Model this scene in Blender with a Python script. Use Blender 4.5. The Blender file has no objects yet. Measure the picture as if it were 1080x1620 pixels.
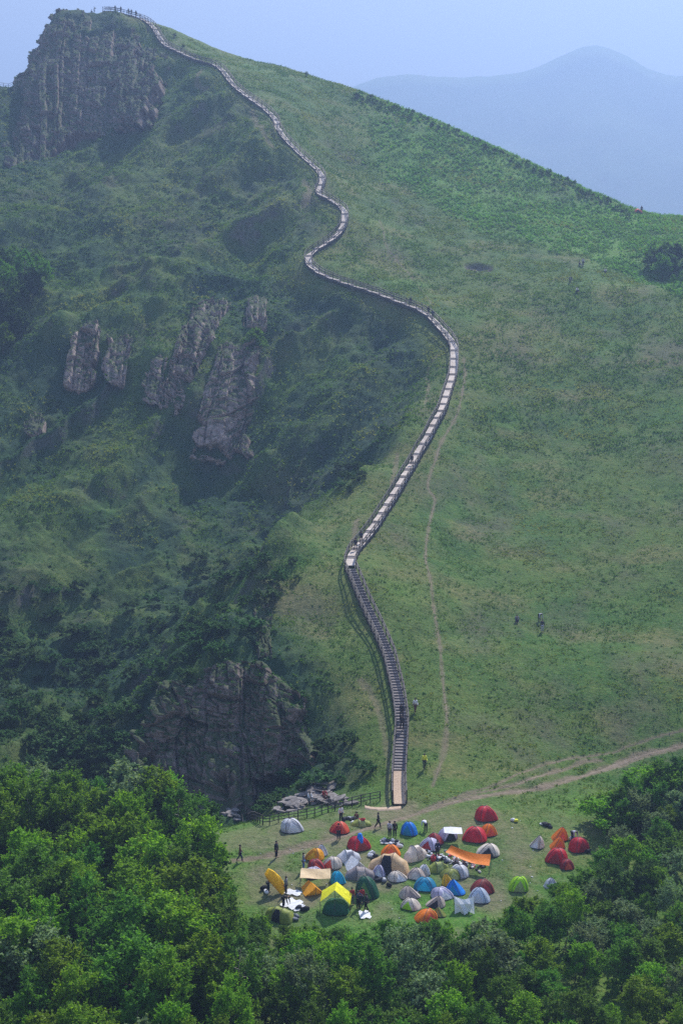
import bpy, math, random
import numpy as np
from mathutils import Vector, Matrix
random.seed(7)
rng = np.random.default_rng(11)
scene = bpy.context.scene
COL = scene.collection

# ------------------------------------------------------------------ camera
F = 2493.0                       # focal length in pixels of the 1080 x 1620 photograph
PITCH = math.radians(8.2)
CP, SP = math.cos(PITCH), math.sin(PITCH)
cam_data = bpy.data.cameras.new("camera")
cam_data.sensor_fit = 'VERTICAL'
cam_data.sensor_height = 24.0
cam_data.lens = 12.0 * F / 810.0
cam_data.clip_start = 1.0
cam_data.clip_end = 9000.0
cam = bpy.data.objects.new("camera", cam_data)
COL.objects.link(cam)
cam.location = (0, 0, 0)
cam.rotation_euler = (math.pi / 2 - PITCH, 0, 0)
scene.camera = cam

# ------------------------------------------------------------------ sky and sun
SUN_AZ = math.radians(24.0)      # from +Y (away from the camera) towards +X
SUN_EL = math.radians(49.0)
world = bpy.data.worlds.new("World")
scene.world = world
world.use_nodes = True
wn = world.node_tree.nodes
wl = world.node_tree.links
bg = wn['Background']
sky = wn.new('ShaderNodeTexSky')
sky.sky_type = 'NISHITA'
sky.sun_disc = False
sky.sun_elevation = SUN_EL
sky.sun_rotation = SUN_AZ
sky.altitude = 1500
sky.air_density = 1.0
sky.dust_density = 2.0
# high summer haze: pale and even low over the horizon, bluer overhead
wtc = wn.new('ShaderNodeTexCoord'); wsx = wn.new('ShaderNodeSeparateXYZ'); wl.new(wtc.outputs['Generated'], wsx.inputs[0])
wmr = wn.new('ShaderNodeMapRange'); wmr.inputs['From Min'].default_value = 0.15; wmr.inputs['From Max'].default_value = 0.65
wl.new(wsx.outputs['Z'], wmr.inputs['Value'])
tone = wn.new('ShaderNodeMix'); tone.data_type = 'RGBA'
tone.inputs[6].default_value = (2.9, 2.5, 1.95, 1)
tone.inputs[7].default_value = (1.5, 2.1, 3.6, 1)
wl.new(wmr.outputs[0], tone.inputs[0])
hazy = wn.new('ShaderNodeMix'); hazy.data_type = 'RGBA'
hazy.inputs[0].default_value = 0.86
wl.new(sky.outputs[0], hazy.inputs[6])
wl.new(tone.outputs[2], hazy.inputs[7])
wl.new(hazy.outputs[2], bg.inputs['Color'])
bg.inputs['Strength'].default_value = 0.13
sun_data = bpy.data.lights.new("sun", 'SUN')
sun_data.energy = 5.0
sun_data.angle = math.radians(1.0)
sun_data.color = (1.0, 0.95, 0.87)
sun = bpy.data.objects.new("sun", sun_data)
COL.objects.link(sun)
sdir = Vector((math.sin(SUN_AZ) * math.cos(SUN_EL), math.cos(SUN_AZ) * math.cos(SUN_EL), math.sin(SUN_EL)))
sun.rotation_euler = sdir.to_track_quat('Z', 'Y').to_euler()
sun.location = sdir * 600
scene.view_settings.view_transform = 'Standard'
scene.view_settings.look = 'None'
scene.view_settings.exposure = 0.96
scene.view_settings.gamma = 1.0
scene.render.engine = 'CYCLES'
scene.cycles.use_denoising = False
scene.cycles.sample_clamp_direct = 5.0
scene.cycles.sample_clamp_indirect = 2.5
scene.cycles.max_bounces = 8
scene.cycles.diffuse_bounces = 3
scene.cycles.transmission_bounces = 4
scene.cycles.transparent_max_bounces = 6
scene.cycles.volume_bounces = 0
scene.cycles.caustics_reflective = False
scene.cycles.caustics_refractive = False

# ------------------------------------------------------------------ helpers
def P(px, py, D):
    """world point on the sight line of a pixel at optical depth D (metres)"""
    u = (px - 540.0) / F
    v = (810.0 - py) / F
    return (D * u, D * (CP + v * SP), D * (-SP + v * CP))

def np_mesh(name, verts, faces, smooth=True):
    """verts (n,3) array, faces (m,k) array of one polygon size"""
    verts = np.asarray(verts, dtype=np.float32)
    faces = np.asarray(faces, dtype=np.int32)
    me = bpy.data.meshes.new(name)
    me.vertices.add(len(verts))
    me.vertices.foreach_set('co', verts.ravel())
    k = faces.shape[1]
    me.loops.add(faces.size)
    me.loops.foreach_set('vertex_index', faces.ravel())
    me.polygons.add(len(faces))
    me.polygons.foreach_set('loop_start', np.arange(len(faces), dtype=np.int32) * k)
    me.polygons.foreach_set('loop_total', np.full(len(faces), k, dtype=np.int32))
    if smooth:
        me.polygons.foreach_set('use_smooth', np.ones(len(faces), dtype=bool))
    me.update(calc_edges=True)
    return me

def link(name, data, mat=None, parent=None, loc=None):
    o = bpy.data.objects.new(name, data)
    COL.objects.link(o)
    if mat is not None and data is not None and len(data.materials) == 0:
        data.materials.append(mat)
    if parent is not None:
        o.parent = parent
    if loc is not None:
        o.location = loc
    return o

def tag(o, label=None, cat=None, group=None, kind=None):
    if label: o['label'] = label
    if cat: o['category'] = cat
    if group: o['group'] = group
    if kind: o['kind'] = kind
    return o

def empty(name, loc, rz=0.0):
    o = bpy.data.objects.new(name, None)
    o.empty_display_size = 0.3
    COL.objects.link(o)
    o.location = loc
    o.rotation_euler = (0, 0, rz)
    return o

def copy_tree(o, parent=None):
    c = o.copy()
    COL.objects.link(c)
    if parent is not None:
        c.parent = parent
    for ch in list(o.children):
        copy_tree(ch, c)
    return c

class MB:
    """collects boxes, bars, tubes and free polygons; build() links ONE mesh object"""
    def __init__(self):
        self.v = []; self.f = []
    def add(self, vs, fs):
        n = len(self.v)
        self.v.extend([tuple(p) for p in vs])
        self.f.extend([tuple(i + n for i in f) for f in fs])
        return self
    def box(self, c, s, rz=0.0, tilt=None):
        hx, hy, hz = s[0] / 2, s[1] / 2, s[2] / 2
        m = Matrix.Rotation(rz, 3, 'Z')
        if tilt is not None:
            m = m @ tilt
        vs = [Vector(c) + m @ Vector((x, y, z)) for x in (-hx, hx) for y in (-hy, hy) for z in (-hz, hz)]
        return self.add(vs, [(0, 1, 3, 2), (4, 6, 7, 5), (0, 4, 5, 1), (2, 3, 7, 6), (0, 2, 6, 4), (1, 5, 7, 3)])
    def tube(self, pts, r, n=5, r2=None):
        pts = [Vector(p) for p in pts]
        rings = []
        m = len(pts)
        for i, p in enumerate(pts):
            d = (pts[min(i + 1, m - 1)] - pts[max(i - 1, 0)])
            if d.length < 1e-6: d = Vector((0, 0, 1))
            d.normalize()
            a = d.orthogonal().normalized() if abs(d.z) > 0.95 else d.cross(Vector((0, 0, 1))).normalized()
            b = d.cross(a)
            rr = r if r2 is None else r + (r2 - r) * i / max(1, m - 1)
            rings.append([p + (a * math.cos(t) + b * math.sin(t)) * rr for t in [2 * math.pi * k / n for k in range(n)]])
        vs = [q for ring in rings for q in ring]
        fs = []
        for i in range(m - 1):
            for k in range(n):
                fs.append((i * n + k, i * n + (k + 1) % n, (i + 1) * n + (k + 1) % n, (i + 1) * n + k))
        fs.append(tuple(reversed(range(n))))
        fs.append(tuple((m - 1) * n + k for k in range(n)))
        return self.add(vs, fs)
    def beam(self, a, b, w, h):
        """square bar from a to b, w wide (sideways) and h high"""
        a, b = Vector(a), Vector(b)
        d = (b - a)
        if d.length < 1e-6: return self
        d.normalize()
        s = d.cross(Vector((0, 0, 1)))
        s = Vector((1, 0, 0)) if s.length < 1e-4 else s.normalized()
        u = s.cross(d)
        vs = []
        for p in (a, b):
            for x, y in ((-1, -1), (1, -1), (1, 1), (-1, 1)):
                vs.append(p + s * (x * w / 2) + u * (y * h / 2))
        return self.add(vs, [(3, 2, 1, 0), (4, 5, 6, 7), (0, 1, 5, 4), (1, 2, 6, 5), (2, 3, 7, 6), (3, 0, 4, 7)])
    def grid(self, rows):
        """rows: list of equally long point lists"""
        n = len(rows[0])
        vs = [p for r in rows for p in r]
        fs = []
        for i in range(len(rows) - 1):
            for j in range(n - 1):
                fs.append((i * n + j, i * n + j + 1, (i + 1) * n + j + 1, (i + 1) * n + j))
        return self.add(vs, fs)
    def mesh(self, name, smooth=False):
        me = bpy.data.meshes.new(name)
        me.from_pydata([tuple(p) for p in self.v], [], self.f)
        if smooth:
            me.polygons.foreach_set('use_smooth', np.ones(len(me.polygons), dtype=bool))
        me.update()
        return me
    def build(self, name, mat, parent=None, smooth=False, loc=None):
        return link(name, self.mesh(name, smooth), mat, parent, loc)

# --- numpy noise
def _h(ix, iy, iz, s):
    n = (ix.astype(np.int64) * 374761393 + iy.astype(np.int64) * 668265263 + iz.astype(np.int64) * 2147483647 + s * 974634541) & 0xffffffff
    n = ((n ^ (n >> 13)) * 1274126177) & 0xffffffff
    n = (n ^ (n >> 16))
    n = (n * 2246822519) & 0xffffffff
    n = n ^ (n >> 15)
    return (n & 0xffffff).astype(np.float64) / float(0xffffff) * 2 - 1
def noise(x, y, z=None, s=0):
    """smooth value noise, -1..1"""
    x = np.asarray(x, dtype=np.float64); y = np.asarray(y, dtype=np.float64)
    ix = np.floor(x); iy = np.floor(y)
    fx = x - ix; fy = y - iy
    fx = fx * fx * fx * (fx * (fx * 6 - 15) + 10); fy = fy * fy * fy * (fy * (fy * 6 - 15) + 10)
    if z is None:
        k = np.zeros_like(ix)
        a = _h(ix, iy, k, s); b = _h(ix + 1, iy, k, s); c = _h(ix, iy + 1, k, s); d = _h(ix + 1, iy + 1, k, s)
        return (a + (b - a) * fx) * (1 - fy) + (c + (d - c) * fx) * fy
    z = np.asarray(z, dtype=np.float64); iz = np.floor(z); fz = z - iz; fz = fz * fz * (3 - 2 * fz)
    out = 0
    for dz, w in ((0, 1 - fz), (1, fz)):
        a = _h(ix, iy, iz + dz, s); b = _h(ix + 1, iy, iz + dz, s); c = _h(ix, iy + 1, iz + dz, s); d = _h(ix + 1, iy + 1, iz + dz, s)
        out = out + w * ((a + (b - a) * fx) * (1 - fy) + (c + (d - c) * fx) * fy)
    return out
def fbm(x, y, z=None, o=4, s=0, gain=0.5):
    t = 0; a = 1.0; n = 0
    for i in range(o):
        t = t + a * noise(x, y, z, s + i * 17); n += a
        x = x * 2.03 + 3.7; y = y * 2.03 - 1.3
        if z is not None: z = z * 2.03 + 0.9
        a *= gain
    return t / n
def sstep(a, b, x):
    t = np.clip((x - a) / (b - a), 0, 1)
    return t * t * (3 - 2 * t)

# ------------------------------------------------------------------ the hill: height field through surveyed points
WALK = [(632,1277,166),(631,1250,169),(631,1226,172),(633,1191,176),(635.5,1152,181),(632.6,1125.5,184.3),(628,1096,187.8),(622,1069,191),
        (615,1042.6,194.6),(604,1016,198),(594,992,201),(584,971,203.8),(572,945,207),(561.5,921,210.2),(553.5,899,213),(555,888,215),(561.5,874,218.5),
        (575,856,222.5),(594,832.6,227.5),(607,812,232),(619,794,236),(634,770,241),(646,747,246),(661,717,252.6),(675.5,698,257),
        (687,675.5,262),(698,655,267),(704,634,272),(711,613,277.5),(716,595.5,282),(718,572,288),(717,551,293),(708,536,296.5),
        (693,518.5,300),(678.5,504,303.2),(658,493,306),(634,483.5,308.2),(607,472,311),(585,465,313),(548,454,316),(515,441,319.2),
        (492.6,426,323),(487,413,325.6),(492,402,328),(511,391,331.5),(529.6,378,335),(542.6,361,339),(545.5,342.6,343),(541,331.5,345.6),
        (528,324,347.2),(511,316.7,349),(503,309,350.6),(508,298,353),(510,287,355.3),(504,272,358.5),(489,255.6,362),(466.7,237,366.3),
        (448,222,370),(438,211,373),(437,198,376),(431.5,187,379),(418.5,174,382.3),(400,161,386),(370,137.5,394),(345,107.5,403.6),
        (310,95,408.5),(280,82.5,413.5),(260,65,420),(245,47.5,427.5),(235,37.5,431.5),(225,31,434.5),(212,27.5,437),(196,23.5,438.5),(180,20.5,439.5),(160,18.5,440)]
CTRL = [P(*w) for w in WALK[::2]]
pts = [ # grass face beside and right of the stairs
 (700,1200,176),(800,1200,178),(950,1200,182),(1080,1170,185),(1350,1170,186),(760,1100,190),(900,1100,191),(1080,1080,193),
 (700,1000,203),(900,1000,208),(1080,1000,207),(1350,1000,206),(720,900,222),(900,900,225),(1080,900,222),(740,800,243),(900,800,245),(1080,800,241),(1350,800,236),
 (760,700,264),(920,700,266),(1080,700,260),(820,600,285),(950,600,284),(1080,600,280),(1350,600,270),(800,500,306),(950,520,303),(1080,520,299),
 (700,470,316),(820,430,331),(900,440,325),(600,420,328),(750,395,341),(1000,460,316),(1080,480,310),(1350,520,292),
 (620,350,351),(720,330,364),(640,270,382),(500,200,386),(520,270,370),(560,180,402),(450,150,398),(400,110,418),(330,85,424),
 (850,340,366),(780,300,377),(950,390,351),(1050,440,332),(1080,400,340),(1350,440,320),(900,330,374),(1000,370,358),
 # camp ground and the near wood
 (350,1362,153),(450,1300,161.5),(600,1300,161.5),(760,1290,163),(900,1300,163),(1080,1280,166),(1350,1280,166),
 (400,1400,149),(560,1400,149),(720,1400,149.5),(900,1390,151),(430,1450,143.5),(560,1450,143.5),(700,1450,143.5),(900,1450,144),
 # left flank of the stair ridge
 (590,1100,189),(590,1180,179),(560,1180,181.5),(560,1245,173),(500,1190,184),(520,1235,176),(540,1000,202.3),(480,1000,201.5),(430,1000,201.8),(480,900,216),(520,860,222.5),(455,850,222.5),
 (540,790,239),(600,740,249.5),(560,745,247),(640,660,266),(620,690,259),
 # near cliff: top edge, foot
 (420,1052,196),(360,1052,197),(300,1068,197.5),(215,1122,194),(470,1075,194),(350,1000,205),(400,955,213),(300,1035,202),(170,1170,193),
 (215,1250,187),(300,1275,188),(390,1290,184),(470,1240,184),(120,1260,185),(0,1260,178),
 # gully behind the spur
 (520,790,264),(420,860,262),(350,940,248),(300,980,238),(400,800,272),(220,1050,223),(180,1100,214),(100,1150,205),(0,1130,208),(-150,1130,208),(-300,1130,208),
 (500,700,279),(560,700,275),(560,640,284),(600,600,291),(600,540,304),(500,600,297),(450,680,288),
 # middle spur with its cliffs
 (480,450,320),(420,470,318.5),(340,478,315),(400,520,308),(330,600,296),(330,725,286),(270,480,314),(220,560,303),(140,515,309),(150,620,297),
 (100,600,299),(240,680,288),(300,800,274),(200,800,272),(150,900,256),(250,900,256),(60,1000,237),(0,1000,237),(-300,1000,237),(0,900,252),(0,800,268),(100,720,281),(0,650,293),(-300,700,285),
 # slope up to the peak
 (500,330,345),(470,380,334),(400,400,334),(300,430,326),(430,260,362),(400,180,381),(330,130,397),(300,200,386),(300,330,353),(200,400,336),(150,470,321),(60,450,324),(0,450,322),(0,560,305),(-300,500,312),
 (200,300,363),(100,350,350),(0,350,348),(-300,350,350),(230,230,382),(260,120,407),(200,80,424),
 # the peak cliff: top, foot, west side
 (90,26,431),(120,20,436),(60,90,427),(30,136,426),(0,137,428),(-120,150,430),(-300,170,432),(60,215,404),(130,215,402),(190,200,396),(30,290,374),(110,290,375),
]
CTRL += [P(*p) for p in pts]
SKYLINE = [(90,22,436),(240,36,436),(300,58,438),(380,90,436),(450,108,431),(540,135,423),(600,155,417),(700,194,408),(800,240,399),(900,286,389),(960,313,383),(1000,334,378),(1080,345,380),(1350,380,380)]
for s_ in SKYLINE:
    x, y, z = P(*s_)
    CTRL.append((x, y, z))
    for dy, dz in ((22, -4.5), (60, -24), (130, -60)):
        CTRL.append((x * (1 + dy / y), y + dy, z + dz if z + dz > -70 else -70))
CTRL += [P(75,50,434), P(60,92,431), P(45,118,430)]
for x, y, z in ((-95, 445, 50), (-92, 460, 45), (-93, 500, 25), (-110, 445, 48), (-130, 450, 42), (-84, 448, 60), (-82, 470, 50)): CTRL.append((x, y, z))
for x, z in ((-200, 20), (-140, 36),):
    CTRL += [(x, 480, z), (x, 540, z - 40)]
for x in (-60, -30, 0, 30, 60):
    CTRL += [(x, 124, -58.8), (x, 108, -60), (x, 84, -62.5), (x, 60, -66)]
CTRL += [(-50, 150, -55.2), (-36, 146, -55.6), (-48, 164, -57.5), (-34, 160, -56.2), (60, 140, -57.5), (80, 150, -56)]
CTRL = np.array(CTRL)
MQ2 = 5.0 ** 2
_c = CTRL[:, :2]
_d = np.sqrt(((_c[:, None] - _c[None]) ** 2).sum(-1) + MQ2)
_n = len(CTRL)
_A = np.zeros((_n + 3, _n + 3))
_A[:_n, :_n] = _d - np.eye(_n) * 0.25
_A[:_n, _n] = _A[_n, :_n] = 1
_A[:_n, _n + 1:] = _c / 100; _A[_n + 1:, :_n] = _c.T / 100
_w = np.linalg.solve(_A, np.concatenate([CTRL[:, 2], np.zeros(3)]))
def H0(x, y):
    x = np.asarray(x, dtype=np.float64); y = np.asarray(y, dtype=np.float64)
    sh = x.shape; xf = x.ravel(); yf = y.ravel(); out = np.empty(xf.size)
    for i in range(0, xf.size, 40000):
        a = xf[i:i + 40000]; b = yf[i:i + 40000]
        d = np.sqrt((a[:, None] - _c[None, :, 0]) ** 2 + (b[:, None] - _c[None, :, 1]) ** 2 + MQ2)
        out[i:i + 40000] = d @ _w[:_n] + _w[_n] + (_w[_n + 1] * a + _w[_n + 2] * b) / 100
    return out.reshape(sh)

# centre line of the wooden walk, resampled
def catmull(pts, step):
    pts = [Vector(p) for p in pts]
    out = []
    for i in range(len(pts) - 1):
        p0 = pts[max(i - 1, 0)]; p1 = pts[i]; p2 = pts[i + 1]; p3 = pts[min(i + 2, len(pts) - 1)]
        n = max(2, int((p2 - p1).length / step * 2))
        for k in range(n):
            t = k / n
            out.append(0.5 * ((2 * p1) + (p2 - p0) * t + (2 * p0 - 5 * p1 + 4 * p2 - p3) * t * t + (3 * p1 - p0 - 3 * p2 + p3) * t ** 3))
    out.append(pts[-1])
    res = [out[0]]; acc = 0.0
    for a, b in zip(out, out[1:]):
        L = (b - a).length
        if L < 1e-9: continue
        t = step - acc
        while t <= L:
            res.append(a + (b - a) * (t / L)); t += step
        acc = (acc + L) % step if (acc + L) >= step else acc + L
    return res
walk_xy = catmull([(P(*w)[0], P(*w)[1], 0) for w in WALK], 0.5)
WXY = np.array([(p.x, p.y) for p in walk_xy])
def dist_poly(x, y, poly):
    """distance to a polyline's vertices (dense), in chunks"""
    xf = np.asarray(x).ravel(); yf = np.asarray(y).ravel(); out = np.full(xf.size, 1e9)
    for i in range(0, xf.size, 40000):
        a = xf[i:i + 40000, None] - poly[None, :, 0]; b = yf[i:i + 40000, None] - poly[None, :, 1]
        out[i:i + 40000] = np.sqrt((a * a + b * b).min(1))
    return out.reshape(np.asarray(x).shape)
_wo = np.argsort(WXY[:, 1])
def walk_x(y):
    return np.interp(y, WXY[_wo, 1], WXY[_wo, 0])
def left_mask(x, y):
    a = np.interp(y, [160, 180, 198, 236, 252, 300], [1.0, 3.0, 7.5, 7.5, 2.5, 1.0])
    return sstep(a, a + 8.0, walk_x(y) - x) * sstep(163, 172, y)
def walk_near(x, y):
    dx = x - walk_x(y)
    return np.exp(-(dx / 3.0) ** 2) * sstep(158, 164, y)
RIDGES = []      # (polyline, height, half width): spurs, ledges and gullies of the left flank
def ridge_bumps(x, y):
    out = np.zeros_like(x)
    for pl, amp, w in RIDGES:
        near = (x > pl[:, 0].min() - 3 * w) & (x < pl[:, 0].max() + 3 * w) & (y > pl[:, 1].min() - 3 * w) & (y < pl[:, 1].max() + 3 * w)
        if near.any():
            d = dist_poly(x[near], y[near], pl)
            out[near] += 1.5 * amp * np.exp(-(d / w) ** 1.15) * (0.75 + 0.5 * noise(x[near] / 5, y[near] / 5, s=151))
    return out
def H(x, y):
    x = np.asarray(x, dtype=np.float64); y = np.asarray(y, dtype=np.float64)
    z = H0(x, y) + ridge_bumps(x, y)
    L = left_mask(x, y); W = 1 - 0.92 * walk_near(x, y)
    camp = sstep(168, 158, y)
    soft = (1 - camp * 0.75) * W
    n1 = fbm(x / 17, y / 17, o=3, s=3) * (0.45 + 1.1 * L)
    p_ = x * 0.80 - y * 0.60; q_ = x * 0.60 + y * 0.80
    r = 1 - np.abs(1.25 * noise(p_ / 7.5 + 0.35 * noise(x / 6, y / 6, s=8), q_ / 26, s=21))   # ribs running down the slope
    n2 = (r - 0.6) * 3.1 * L
    n3 = fbm(x / 3.2, y / 3.2, o=3, s=31) * (0.22 + 0.55 * L)
    n4 = fbm(x / 0.9, y / 0.9, o=2, s=41) * (0.05 + 0.20 * L)
    return z + (n1 + n2 + n3) * soft + n4 * W
def ground(px, py, lo=95.0, hi=520.0):
    """first hit of the sight line of a pixel with the terrain"""
    D = np.linspace(lo, hi, 1700)
    u = (px - 540.0) / F; v = (810.0 - py) / F
    X = D * u; Y = D * (CP + v * SP); Z = D * (-SP + v * CP)
    below = np.nonzero(Z < H(X, Y))[0]
    if len(below) == 0:
        return ground(px, py + 2.0, lo, hi) if py < 420 else None
    i = below[0]
    if i == 0: return Vector((X[0], Y[0], float(H(X[:1], Y[:1])[0])))
    d = np.linspace(D[i - 1], D[i], 30)
    X = d * u; Y = d * (CP + v * SP); Z = d * (-SP + v * CP)
    h = H(X, Y); k = int(np.argmax(Z < h))
    return Vector((X[k], Y[k], h[k]))
for pix, amp, w in (
    ([(478,322),(430,352),(370,385),(300,420),(220,455),(140,490),(80,540)], 2.6, 4.0),
    ([(470,352),(410,395),(340,440),(270,470)], -1.0, 4.5),
    ([(425,738),(370,742),(310,752),(240,795),(170,845),(90,905),(10,985),(-60,1040)], 1.9, 3.2),
    ([(400,775),(320,800),(240,850),(150,920),(60,1000)], -1.4, 3.6),
    ([(300,640),(240,690),(180,750),(120,790)], 2.2, 3.4),
    ([(270,690),(190,780),(100,860)], -1.8, 3.2),
    ([(560,742),(505,790),(458,838),(425,900),(405,960)], 1.5, 2.4),
    ([(620,560),(560,600),(500,650),(455,720)], 1.8, 3.5),
    ([(640,600),(580,650),(520,710)], -1.6, 3.2),
    ([(420,215),(350,270),(270,320),(190,370),(110,420)], 2.2, 4.5),
    ([(330,160),(270,215),(200,270),(130,325),(60,375)], 2.0, 4.5),
    ([(390,225),(300,290),(210,345)], -1.8, 4.5),
):
    _pl = catmull([(q.x, q.y, 0) for q in (ground(*w_) for w_ in pix) if q is not None], 0.6)
    RIDGE_TMP = np.array([(q.x, q.y) for q in _pl])
    RIDGES.append((RIDGE_TMP, amp, w))
def hz(x, y):
    return float(H(np.array([x]), np.array([y]))[0])
def depth_of(p):
    return p.y * CP - p.z * SP

# ------------------------------------------------------------------ materials
def mat_new(name):
    m = bpy.data.materials.new(name)
    m.use_nodes = True
    nt = m.node_tree
    for n in list(nt.nodes): nt.nodes.remove(n)
    out = nt.nodes.new('ShaderNodeOutputMaterial')
    return m, nt, out
class NG:
    """small node-graph writer"""
    def __init__(self, nt): self.nt = nt
    def n(self, t, **kw):
        nd = self.nt.nodes.new(t)
        for k, v in kw.items(): setattr(nd, k, v)
        return nd
    def l(self, a, b): self.nt.links.new(a, b)
    def noise(self, vec, scale, detail=4, rough=0.55):
        nd = self.n('ShaderNodeTexNoise'); nd.inputs['Scale'].default_value = scale
        nd.inputs['Detail'].default_value = detail; nd.inputs['Roughness'].default_value = rough
        self.l(vec, nd.inputs['Vector']); return nd.outputs[0]
    def ramp(self, fac, stops):
        nd = self.n('ShaderNodeValToRGB'); cr = nd.color_ramp
        while len(cr.elements) < len(stops): cr.elements.new(0.5)
        for e, (p, c) in zip(cr.elements, stops):
            e.position = p; e.color = (*c, 1) if len(c) == 3 else c
        self.l(fac, nd.inputs[0]); return nd.outputs[0]
    def mix(self, fac, a, b, mode='MIX'):
        nd = self.n('ShaderNodeMix', data_type='RGBA', blend_type=mode)
        for val, sock in ((fac, nd.inputs[0]), (a, nd.inputs[6]), (b, nd.inputs[7])):
            if isinstance(val, (int, float)): sock.default_value = val
            elif isinstance(val, tuple): sock.default_value = (*val, 1) if len(val) == 3 else val
            else: self.l(val, sock)
        return nd.outputs[2]
    def math(self, op, a, b=0.0):
        nd = self.n('ShaderNodeMath', operation=op)
        for val, sock in ((a, nd.inputs[0]), (b, nd.inputs[1])):
            if isinstance(val, (int, float)): sock.default_value = val
            else: self.l(val, sock)
        return nd.outputs[0]
    def attr(self, name):
        return self.n('ShaderNodeAttribute', attribute_name=name).outputs['Fac']
    def obj(self):
        return self.n('ShaderNodeTexCoord').outputs['Object']
    def scale(self, vec, s):
        nd = self.n('ShaderNodeMapping'); nd.inputs['Scale'].default_value = s
        self.l(vec, nd.inputs[0]); return nd.outputs[0]
    def bump(self, h, strength, dist):
        nd = self.n('ShaderNodeBump'); nd.inputs['Strength'].default_value = strength; nd.inputs['Distance'].default_value = dist
        self.l(h, nd.inputs['Height']); return nd.outputs[0]
    def principled(self, out, col, rough=0.8, bump=None, spec=0.2):
        p = self.n('ShaderNodeBsdfPrincipled')
        if isinstance(col, tuple): p.inputs['Base Color'].default_value = (*col, 1)
        else: self.l(col, p.inputs['Base Color'])
        p.inputs['Roughness'].default_value = rough
        p.inputs['Specular IOR Level'].default_value = spec
        if bump is not None: self.l(bump, p.inputs['Normal'])
        self.l(p.outputs[0], out.inputs[0]); return p

def simple_mat(name, col, rough=0.7, var=0.25, scale=6.0, bump=0.0, spec=0.25):
    m, nt, out = mat_new(name); g = NG(nt); o = g.obj()
    f = g.noise(o, scale, 4)
    lo = tuple(c * (1 - var) for c in col); hi = tuple(min(1, c * (1 + var)) for c in col)
    c = g.ramp(f, [(0.3, lo), (0.7, hi)])
    b = g.bump(f, bump, 0.05) if bump else None
    g.principled(out, c, rough, b, spec)
    return m

def hill_material():
    m, nt, out = mat_new('grass_hillside'); g = NG(nt); o = g.obj()
    big = g.noise(o, 0.035, 4, 0.6)
    mid = g.noise(o, 0.22, 5, 0.6)
    fine = g.noise(o, 1.6, 6, 0.7)
    speck = g.noise(o, 4.5, 3, 0.7)
    grass = g.ramp(mid, [(0.28, (0.026, 0.078, 0.016)), (0.5, (0.050, 0.124, 0.022)), (0.72, (0.100, 0.148, 0.031))])
    lushc = g.ramp(big, [(0.35, (0.060, 0.175, 0.026)), (0.65, (0.115, 0.250, 0.032))])
    dry = (0.175, 0.145, 0.070)
    c = g.mix(g.math('MULTIPLY', g.ramp(big, [(0.42, (0, 0, 0)), (0.60, (1, 1, 1))]), 0.5), grass, (0.104, 0.145, 0.034))
    c = g.mix(g.attr('lush'), c, lushc)
    # thin, dry grass showing between the tufts
    c = g.mix(g.math('MULTIPLY', g.ramp(speck, [(0.54, (0, 0, 0)), (0.70, (1, 1, 1))]), 0.6), c, dry)
    # heathy brown purple patches in the grass
    heath = g.noise(g.scale(o, (0.07, 0.05, 0.05)), 1.0, 5, 0.62)
    c = g.mix(g.math('MULTIPLY', g.ramp(heath, [(0.52, (0, 0, 0)), (0.66, (1, 1, 1))]), 0.5), c, (0.105, 0.085, 0.070))
    c = g.mix(g.math('MULTIPLY', g.attr('dry'), g.ramp(fine, [(0.35, (0.2, 0.2, 0.2)), (0.65, (1, 1, 1))])), c, (0.19, 0.155, 0.075))
    # dark low scrub on the flank
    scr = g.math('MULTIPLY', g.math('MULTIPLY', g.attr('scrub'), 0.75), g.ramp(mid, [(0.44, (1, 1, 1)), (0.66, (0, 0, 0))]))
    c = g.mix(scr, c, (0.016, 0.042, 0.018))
    # bare rock where the ground is steep
    nz = g.n('ShaderNodeSeparateXYZ'); ge = g.n('ShaderNodeNewGeometry'); g.l(ge.outputs['Normal'], nz.inputs[0])
    st = g.math('ADD', nz.outputs['Z'], g.math('MULTIPLY', g.math('SUBTRACT', mid, 0.5), 0.7))
    rk = g.math('MULTIPLY', g.ramp(st, [(0.36, (1, 1, 1)), (0.52, (0, 0, 0))]), 0.85)
    rockc = g.ramp(fine, [(0.3, (0.055, 0.050, 0.050)), (0.7, (0.19, 0.17, 0.16))])
    c = g.mix(g.math('MULTIPLY', rk, g.ramp(g.attr('scrub'), [(0.02, (0, 0, 0)), (0.06, (1, 1, 1))])), c, rockc)
    # coarse grain of tufts and hollows, and the flank's shade and blue haze put into its colour
    gr_ = g.ramp(g.math('ADD', g.math('MULTIPLY', fine, 0.5), g.math('MULTIPLY', speck, 0.5)), [(0.36, (0.62, 0.64, 0.64)), (0.64, (1.32, 1.28, 1.2))])
    c = g.mix(1.0, c, gr_, 'MULTIPLY')
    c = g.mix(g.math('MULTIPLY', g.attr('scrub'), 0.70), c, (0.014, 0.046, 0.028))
    # trodden earth
    dn = g.math('MULTIPLY', g.attr('dirt'), g.ramp(fine, [(0.25, (0.55, 0.55, 0.55)), (0.6, (1, 1, 1))]))
    c = g.mix(dn, c, g.ramp(fine, [(0.3, (0.13, 0.10, 0.07)), (0.7, (0.24, 0.19, 0.135))]))
    c = g.mix(g.attr('pit'), c, g.ramp(fine, [(0.35, (0.07, 0.06, 0.05)), (0.66, (0.22, 0.19, 0.165))]))
    b = g.bump(g.math('ADD', g.math('MULTIPLY', fine, 0.8), g.math('MULTIPLY', speck, 0.35)), 0.9, 0.45)
    g.principled(out, c, 0.9, b, 0.1)
    return m
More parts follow.
